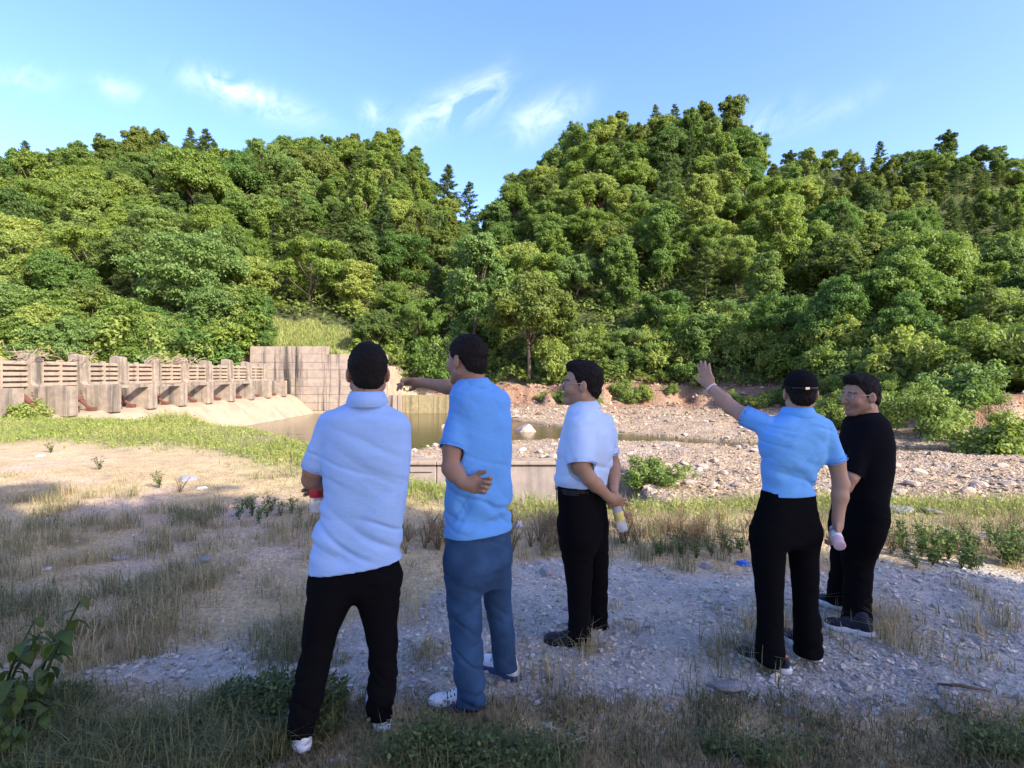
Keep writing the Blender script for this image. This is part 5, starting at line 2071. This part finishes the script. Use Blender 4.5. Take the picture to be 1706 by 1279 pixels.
    hr += [(z_ - dz_, x_, y_, a_ * k_, b_ * k_) for dz_, k_ in spec.get('taper', ((.03, .8),))]
    hr = sorted((z2, x2, y2, a2 * .98, b2 * .98) for z2, x2, y2, a2, b2 in hr)
    allr = [np.array([r[1], r[2], r[0]]) for r in hr]
    lo = np.min(allr, 0) - .25
    hi = np.max(allr, 0) + .2
    lo[2] = -.01
    lgs = [sorted(rows_from(l_, spec.get('legyaw', 0), spec.get('lratio', 1.0))) for l_ in spec['legs']]
    hcx = np.mean([r[1] for r in hr])
    for l_ in lgs:
        z2, x2, y2, a2, b2 = l_[-1]
        l_[-1] = (z2, x2, y2, a2 * .96, b2 * .96)
        l_.append((z2 + .07, x2 * .8 + hcx * .2, y2, a2 * .72, b2 * .8))
    for l_ in lgs:
        for r in l_:
            lo = np.minimum(lo, np.array([r[1], r[2], r[0]]) - .23)
            hi = np.maximum(hi, np.array([r[1], r[2], r[0]]) + .23)
    lo[2] = -.01
    Tf = Field(lo, hi, .0065)
    Tf.loft(hr, yaw, .03, 2.3)
    for l_ in lgs:
        Tf.loft(l_, spec.get('legyaw', 0), .04, 2.1)
    V, F = Tf.mesh()
    N = vnormals(V, F)
    zb_ = min(r[0] for l_ in lgs for r in l_)
    lowm = lambda Q: .45 + .5 * sstep((.55 - (Q[:, 2] - zb_)) / .5)
    V = folds(V, N, spec.get('tamp', .012), [((.6, .1, 1), 10, .25), ((-.7, .2, 1), 8, .25)], spec['seed'] + 9, lowm)
    trs = smooth_obj('trousers', (V, F), spec['trousers'], root)
    if spec.get('belt'):
        r = hr[-1] if hr[-1][0] > hr[0][0] else hr[0]
        pts_ = []
        for an in np.linspace(0, 2 * math.pi, 33):
            x_, y_ = (r[3] - .001) * math.cos(an), (r[4] - .001) * math.sin(an)
            pts_.append(np.array([r[1] + x_ * math.cos(yaw) - y_ * math.sin(yaw), r[2] + x_ * math.sin(yaw) + y_ * math.cos(yaw), r[0] - .02]) - rb)
        mb = MB()
        for zz_ in (-.010, 0, .010):
            mb.tube([p + np.array([0, 0, zz_]) for p in pts_], .0065, 5, False)
        bo = link('belt', mb.mesh('belt', M['blacktrim'], True), root)
        if spec.get('buckle') is not None:
            bp = spec['buckle'] - rb
            link('buckle', MB().box(bp - np.array([.012, .012, .018]), bp + np.array([.012, .012, .018])).mesh('buckle', M['metal'], bevel=.003), bo)
    # ---- shoes
    for s_ in spec['shoes']:
        up_, w, Ln = shoe(root, *s_[:4])
        for extra in s_[4:]:
            extra(up_, w, Ln, rb)
    return root


def bottle(c, axis, body, label, cap, length=.21, rad=.030, lab=''):
    mb = MB()
    Lb = length
    prof_ = [(rad * .8, 0), (rad, .006), (rad, Lb * .22), (rad * .93, Lb * .25), (rad, Lb * .28), (rad, Lb * .66), (rad * .92, Lb * .72), (rad * .55, Lb * .84), (rad * .42, Lb * .88), (rad * .42, Lb * .92)]
    mb.lathe(prof_, 18)
    R = frame(unit(np.array(axis, float)), (0.13, 0.21, .9) if abs(unit(np.array(axis, float))[2]) < .95 else (0, 1, 0))
    rot = Matrix(np.stack([R[:, 0], R[:, 2] * -1, R[:, 1]], 1).tolist())
    base = np.array(c) - unit(np.array(axis, float)) * Lb * .5
    o = link('water_bottle', None, None, base, lab, 'bottle')
    o.rotation_euler = rot.to_euler()
    link('bottle_body', mb.mesh('bottle_body', body, True), o)
    link('label_band', MB().lathe([(rad + .0008, Lb * .34), (rad + .0012, Lb * .345), (rad + .0012, Lb * .60), (rad + .0008, Lb * .605)], 18).mesh('label_band', label, True), o)
    link('bottle_cap', MB().lathe([(rad * .5, Lb * .90), (rad * .52, Lb * .905), (rad * .52, Lb * .985), (rad * .46, Lb)], 16).mesh('bottle_cap', cap, True), o)
    return o


def heel_tab(mat, y=.02, z=.06):
    def fn(up_, w, Ln, rb):
        c = w(0, Ln * y, z)
        mb = MB().tube([w(-.022, Ln * (y + .03), z) - rb, w(0, Ln * y - .006, z) - rb, w(.022, Ln * (y + .03), z) - rb], .011, 6)
        link('heel_tab', mb.mesh('heel_tab', mat, True), up_)
    return fn


def laces(mat):
    def fn(up_, w, Ln, rb):
        for k in range(4):
            y = Ln * (.50 + .06 * k)
            z = .090 - .008 * k
            mb = MB().tube([w(-.028, y, z - .014) - rb, w(0, y + .008, z) - rb, w(.028, y, z - .014) - rb], .004, 5)
            link('lace', mb.mesh('lace', mat, True), up_)
    return fn


def side_mark(mat, sgn, text=None):
    def fn(up_, w, Ln, rb):
        if text:
            cu = bpy.data.curves.new('lettering', 'FONT')
            cu.body = text
            cu.size = .034
            cu.extrude = .0012
            cu.align_x = 'CENTER'
            ob = bpy.data.objects.new('lettering', cu)
            me = bpy.data.meshes.new_from_object(ob)
            bpy.data.objects.remove(ob)
            me.materials.append(mat)
            vv = np.array([v.co[:] for v in me.vertices])
            cc = []
            for v in vv:
                yy = Ln * .55 + sgn * v[0]
                zz_ = .034 + v[1]
                xx = sgn * (.0385 - .30 * max(0, zz_ - .045) + .002 + v[2])
                cc.append(w(xx, yy, zz_) - rb)
            me.vertices.foreach_set('co', np.array(cc, np.float32).ravel())
            me.update()
            link('lettering', me, up_)
        else:
            mb = MB()
            mb.tube([w(sgn * .036, Ln * .10, .035) - rb, w(sgn * .040, Ln * .35, .05) - rb, w(sgn * .030, Ln * .5, .075) - rb], .006, 5)
            link('side_stripe', mb.mesh('side_stripe', mat, True), up_)
    return fn


def gp(px, py):
    return G(px, py, 0.0)


rad = math.radians
# ---- man with folded arms and red-labelled bottle
Y1 = 2.42
person(dict(
    hs=1.07, seed=1, base=(-0.70, Y1, 0), yaw=rad(6), ratio=.60, p=2.4,
    label='man in pale blue polo and black trousers, arms folded, holding a red-labelled bottle',
    head_c=P(613, 622, Y1 + .03), head_R=frame((-.30, .95, .02)), neck=P(612, 672, Y1), fwd=(-.15, 1, 0), hairtop=.014,
    torso=[(664, 594, 634, Y1, .9), (671, 578, 648, Y1, .7), (680, 560, 660, Y1), (690, 542, 676, Y1), (712, 536, 684, Y1), (745, 538, 685, Y1), (790, 542, 682, Y1), (835, 540, 675, Y1), (872, 534, 669, Y1), (905, 524, 669, Y1), (940, 518, 671, Y1)],
    hem=.13, hip=P(592, 935, Y1),
    hips=[(890, 548, 650, Y1), (925, 530, 660, Y1), (945, 521, 667, Y1), (960, 518, 667, Y1), (978, 517, 666, Y1 + .01, .55)],
    legs=[[(955, 520, 594, Y1), (1000, 513, 590, Y1 - .02), (1060, 505, 560, Y1 - .03), (1110, 497, 550, Y1 - .04), (1160, 487, 541, Y1 - .05), (1195, 479, 530, Y1 - .06), (1222, 478, 522, Y1 - .06)],
          [(955, 592, 667, Y1 + .02), (1000, 594, 665, Y1 + .03), (1050, 609, 661, Y1 + .04), (1100, 614, 663, Y1 + .05), (1150, 613, 659, Y1 + .05), (1178, 611, 656, Y1 + .05), (1194, 613, 655, Y1 + .05)]],
    arms=[dict(j=(P(556, 706, Y1), P(519, 798, Y1 + .03), P(575, 806, Y1 + .25)), sleeve=(P(552, 708, Y1), P(523, 782, Y1 + .0), .066, .058)),
          dict(j=(P(662, 706, Y1 + .02), P(664, 790, Y1 + .20), P(556, 806, Y1 + .22)), sleeve=(P(655, 708, Y1 + .01), P(658, 768, Y1 + .12), .072, .062),
               hand=((-1, -.25, -.05), (.0, -1, .0), -1, [.5, .55, .6, .65], .6))],
    folds=[((.65, .1, 1), 7, .22), ((-.9, .2, .8), 6, .25), ((.4, 0, 1), 10, .18)], famp=.023,
    shirt=M['shirt1'], trousers=M['trouser'],
    extent=[P(505, 620, Y1), P(690, 620, Y1 + .3), P(478, 1250, Y1 - .15), P(660, 1215, Y1 + .2)],
    shoes=[(gp(508, 1252), gp(472, 1180), M['whiteknit'], M['white'], heel_tab(M['red'], .07, .085), heel_tab(M['blacktrim'], .10, .10), side_mark(M['blacktrim'], 1)),
           (gp(640, 1219), gp(622, 1160), M['whiteknit'], M['white'], heel_tab(M['blacktrim'], .06, .085), heel_tab(M['blacktrim'], .10, .10), side_mark(M['blacktrim'], -1))]))
bottle(P(527, 816, Y1 + .13), (0, .04, 1), M['plastic'], M['red'], M['red'], .205, .030, 'clear water bottle with red label and red cap held under the folded arms')

# ---- man pointing, jeans
Y2 = 2.72
f2 = np.array([-.62, .78, 0])
person(dict(
    hs=1.05, taper=((.05, .90), (.11, .70)), seed=2, base=(-0.17, Y2, 0), yaw=math.atan2(f2[1], f2[0]) - math.pi / 2, ratio=.66, p=2.3,
    label='man in bright blue shirt and jeans pointing at the weir, one hand behind his back',
    head_c=P(777, 601, Y2), head_R=frame((-.80, .60, -.03)), neck=P(788, 648, Y2), fwd=f2, hairtop=.008, neck_up=(-.15, .1, 1),
    torso=[(632, 764, 808, Y2, .9), (642, 754, 826, Y2, .75), (655, 750, 842, Y2), (675, 752, 848, Y2), (710, 752, 851, Y2), (760, 748, 852, Y2), (810, 746, 852, Y2), (850, 744, 852, Y2), (885, 743, 853, Y2)],
    hem=.02, hip=P(800, 880, Y2 + .02),
    hips=[(850, 760, 838, Y2), (880, 750, 846, Y2), (915, 744, 850, Y2), (940, 743, 851, Y2, .7)],
    legs=[[(900, 744, 806, Y2 - .04), (960, 743, 806, Y2 - .05), (1000, 743, 803, Y2 - .06), (1050, 750, 803, Y2 - .08), (1100, 755, 805, Y2 - .10), (1150, 756, 808, Y2 - .11), (1170, 757, 808, Y2 - .11)],
          [(900, 795, 851, Y2 + .04), (960, 800, 852, Y2 + .06), (1000, 806, 852, Y2 + .08), (1050, 815, 857, Y2 + .10), (1090, 820, 861, Y2 + .11), (1112, 822, 863, Y2 + .11)]],
    arms=[dict(j=(P(764, 684, Y2 - .04), P(751, 780, Y2 - .15), P(776, 806, Y2 - .19)), sleeve=(P(770, 684, Y2 - .05), P(753, 748, Y2 - .13), .068, .066),
               hand=((.93, -.05, -.10), (.12, -.9, .35), -1, [.75, 1.05, 1.2, 1.2], .6)),
          dict(j=(P(830, 668, Y2 + .12), P(768, 648, Y2 + .38), P(702, 637, Y2 + .48)), sleeve=(P(828, 670, Y2 + .08), P(790, 655, Y2 + .28), .070, .060),
               hand=((-1, .14, .06), (0, -.5, -.85), -1, [.05, .55, .75, .8], .2))],
    folds=[((.75, .1, .7), 8, .22), ((-.8, .2, .7), 7, .22), ((.45, 0, 1), 10, .2)], famp=.024,
    shirt=M['shirt2'], trousers=M['jeans'], tamp=.016,
    extent=[P(645, 640, Y2 + .5), P(730, 700, Y2 - .3), P(700, 1190, Y2 - .2), P(870, 1140, Y2 + .3)],
    shoes=[(gp(806, 1180), gp(712, 1178), M['whiteknit'], M['bluesole'], laces(M['blacktrim']), side_mark(M['bluesole'], -1, 'TRAIL')),
           (gp(864, 1135), gp(800, 1104), M['whiteknit'], M['bluesole'], laces(M['blacktrim']))]))

# ---- man in profile with glasses, hands behind his back
Y3 = 3.28
f3 = np.array([-.90, .44, 0])
person(dict(
    hs=1.12, taper=((.05, .90), (.11, .70)), seed=3, base=(0.42, Y3, 0), yaw=math.atan2(f3[1], f3[0]) - math.pi / 2, ratio=.74, p=2.25,
    label='man with glasses in whitish shirt and belted black trousers, hands clasped behind back',
    head_c=P(969, 642, Y3), head_R=frame((-.97, .10, .10)), neck=P(972, 682, Y3), fwd=f3, hairtop=.018, neck_up=(-.12, 0, 1), face=True, glasses=True, skin=(.33, .20, .13),
    torso=[(672, 952, 990, Y3, .9), (680, 946, 1000, Y3), (695, 941, 1012, Y3), (715, 936, 1021, Y3), (745, 930, 1025, Y3), (775, 926, 1021, Y3), (795, 925, 1014, Y3), (808, 927, 1011, Y3)],
    hip=P(968, 845, Y3), hips=[(803, 927, 1012, Y3), (840, 928, 1014, Y3), (865, 929, 1014, Y3), (885, 931, 1013, Y3)],
    legs=[[(865, 929, 985, Y3 - .05), (920, 934, 988, Y3 - .06), (980, 944, 986, Y3 - .08), (1030, 947, 983, Y3 - .09), (1062, 946, 986, Y3 - .09)],
          [(865, 962, 1013, Y3 + .07), (920, 968, 1014, Y3 + .08), (980, 976, 1013, Y3 + .10), (1030, 985, 1012, Y3 + .11), (1046, 986, 1012, Y3 + .11)]],
    arms=[dict(j=(P(966, 706, Y3 - .14), P(981, 796, Y3 - .21), P(1014, 828, Y3 - .13)), sleeve=(P(966, 710, Y3 - .13), P(968, 774, Y3 - .21), .078, .082),
               hand=((.80, .30, -.45), (.2, .8, .2), -1, [.4, .5, .55, .6], .5)),
          dict(j=(P(1010, 706, Y3 + .13), P(1022, 775, Y3 + .12), P(1022, 822, Y3 - .03)), sleeve=(P(1008, 706, Y3 + .10), P(1017, 756, Y3 + .12), .066, .060),
               hand=((.25, -.25, -1), (.6, -.75, .15), -1, [.35, .45, .5, .6], .4))],
    folds=[((.9, .1, .45), 7, .25), ((.2, .2, 1), 9, .3), ((-.5, 0, 1), 8, .3)], famp=.022,
    shirt=M['shirt3'], trousers=M['trouser'], belt=True, buckle=P(928, 811, Y3 + .02),
    extent=[P(925, 640, Y3 - .3), P(1045, 640, Y3 + .3), P(905, 1080, Y3 - .2), P(1040, 860, Y3 + .25)],
    shoes=[(gp(984, 1078), gp(905, 1070), M['blacktrim'], M['blacktrim']),
           (gp(1013, 1052), gp(945, 1044), M['blacktrim'], M['blacktrim'])]))
bottle(P(1031, 858, Y3 - .09), (-.28, .12, 1), M['plastic'], M['yellow'], M['bluecap'], .19, .030, 'clear water bottle with yellow label hanging from the clasped hands')

# ---- man with cap, arm raised
Y4 = 2.98
f4 = np.array([-.22, 1, 0])
person(dict(
    seed=4, base=(1.53, Y4, 0), yaw=math.atan2(f4[1], f4[0]) - math.pi / 2, ratio=.58, p=2.35,
    label='man in black cap and azure polo tucked into black trousers, arm raised towards the hills',
    head_c=P(1333, 655, Y4), head_R=frame((.24, .97, .03)), neck=P(1328, 694, Y4), fwd=f4, cap=True, hs=.99,
    torso=[(684, 1308, 1350, Y4, .9), (692, 1292, 1368, Y4, .75), (703, 1272, 1382, Y4), (718, 1262, 1386, Y4), (740, 1262, 1383, Y4), (765, 1266, 1378, Y4), (790, 1269, 1367, Y4), (808, 1268, 1360, Y4), (824, 1268, 1359, Y4)],
    hip=P(1310, 870, Y4), hips=[(815, 1267, 1360, Y4), (850, 1258, 1364, Y4), (880, 1251, 1367, Y4), (900, 1251, 1367, Y4, .55)],
    legs=[[(880, 1251, 1309, Y4 - .01), (930, 1253, 1306, Y4 - .02), (990, 1260, 1304, Y4 - .03), (1040, 1262, 1303, Y4 - .04), (1090, 1259, 1306, Y4 - .05), (1102, 1259, 1307, Y4 - .05)],
          [(880, 1309, 1367, Y4 + .01), (930, 1316, 1362, Y4 + .02), (990, 1322, 1362, Y4 + .03), (1040, 1324, 1367, Y4 + .04), (1080, 1322, 1371, Y4 + .05), (1090, 1323, 1371, Y4 + .05)]],
    arms=[dict(j=(P(1270, 704, Y4), P(1217, 678, Y4 + .16), P(1184, 644, Y4 + .26)), sleeve=(P(1275, 708, Y4), P(1240, 692, Y4 + .08), .060, .060),
               hand=((-.28, .22, .95), (.75, .6, .0), 1, [.12, .15, .18, .25], .25)),
          dict(j=(P(1376, 712, Y4 - .01), P(1401, 806, Y4 - .01), P(1396, 866, Y4 - .04)), sleeve=(P(1372, 714, Y4), P(1393, 768, Y4), .056, .058),
               hand=((-.15, -.25, -1), (-.75, .6, 0), 1, [.55, .65, .7, .75], .7))],
    folds=[((.7, .1, .8), 8, .22), ((-.8, .1, .8), 8, .22), ((.3, 0, 1), 12, .2)], famp=.021,
    shirt=M['shirt4'], trousers=M['trouser'], belt=False, skin=(.36, .22, .145),
    extent=[P(1165, 610, Y4 + .3), P(1420, 640, Y4 - .15), P(1225, 1125, Y4 - .2), P(1375, 1100, Y4 + .3)],
    shoes=[(gp(1316, 1122), gp(1225, 1090), M['navy'], M['white'], heel_tab(M['orange'], .10, .085)),
           (gp(1364, 1103), gp(1305, 1056), M['navy'], M['white'])]))
bottle(P(1393, 894, Y4 - .07), (.30, .9, .32), M['pinkplastic'], M['whitelabel'], M['white'], .17, .030, 'pinkish plastic bottle held upside by the hanging hand of the man in the cap')
wl_ = P(1185, 646, Y4 + .257)
ax_ = unit(P(1184, 644, Y4 + .26) - P(1217, 678, Y4 + .16))
R_ = frame(ax_, (1, 0, .2))
mb = MB()
mb.tube([R_ @ np.array([.031 * math.cos(a), 0, .031 * math.sin(a)]) for a in np.linspace(0, 2 * math.pi, 25)], .0055, 6, False)
link('bracelet', mb.mesh('bracelet', M['white'], True), None, wl_, 'pale bracelet on the raised wrist of the man in the cap', 'bracelet')

# ---- man in black polo facing the others
Y5 = 3.52
f5 = np.array([-.97, .15, 0])
person(dict(
    hs=1.12, taper=((.05, .90), (.11, .70)), seed=5, base=(2.28, Y5, 0), yaw=math.atan2(f5[1], f5[0]) - math.pi / 2, ratio=.72, p=2.25,
    label='man with glasses in black polo and black trousers turned towards the others',
    head_c=P(1434, 660, Y5), head_R=frame((-.99, -.12, -.02)), neck=P(1443, 700, Y5), fwd=f5, hairtop=.014, neck_up=(-.12, 0, 1), face=True, glasses=True, skin=(.32, .19, .125), collar_line=True,
    torso=[(689, 1424, 1464, Y5, .9), (698, 1414, 1472, Y5), (712, 1410, 1476, Y5), (740, 1405, 1480, Y5), (780, 1403, 1479, Y5), (820, 1402, 1473, Y5), (848, 1401, 1469, Y5)],
    hip=P(1430, 870, Y5), hips=[(825, 1404, 1466, Y5), (850, 1396, 1468, Y5), (872, 1392, 1464, Y5), (886, 1390, 1459, Y5)],
    legs=[[(868, 1400, 1464, Y5 - .05), (895, 1402, 1457, Y5 - .06), (930, 1405, 1454, Y5 - .07), (970, 1408, 1451, Y5 - .08), (1015, 1406, 1449, Y5 - .09), (1040, 1404, 1449, Y5 - .09)],
          [(870, 1388, 1440, Y5 + .08), (920, 1386, 1432, Y5 + .10), (960, 1384, 1424, Y5 + .13), (990, 1378, 1414, Y5 + .15), (1003, 1376, 1414, Y5 + .15)]],
    arms=[dict(j=(P(1450, 722, Y5 - .16), P(1416, 797, Y5 - .15), P(1392, 835, Y5 - .14)), sleeve=(P(1446, 724, Y5 - .10), P(1420, 790, Y5 - .13), .066, .058)),
          dict(j=(P(1432, 722, Y5 + .15), P(1420, 800, Y5 + .14), P(1396, 840, Y5 + .10)), sleeve=(P(1434, 724, Y5 + .12), P(1424, 790, Y5 + .13), .066, .060))],
    folds=[((.3, .1, 1), 8, .3), ((-.7, .1, 1), 8, .3)], famp=.008,
    shirt=M['shirt5'], trousers=M['trouser'],
    extent=[P(1370, 640, Y5 - .3), P(1485, 640, Y5 + .3), P(1370, 1060, Y5 - .25), P(1455, 1010, Y5 + .3)],
    shoes=[(gp(1455, 1060), gp(1372, 1042), M['navy'], M['white']),
           (gp(1425, 1022), gp(1362, 1000), M['navy'], M['white'])]))
print('people', round(time.time() - T0, 1))
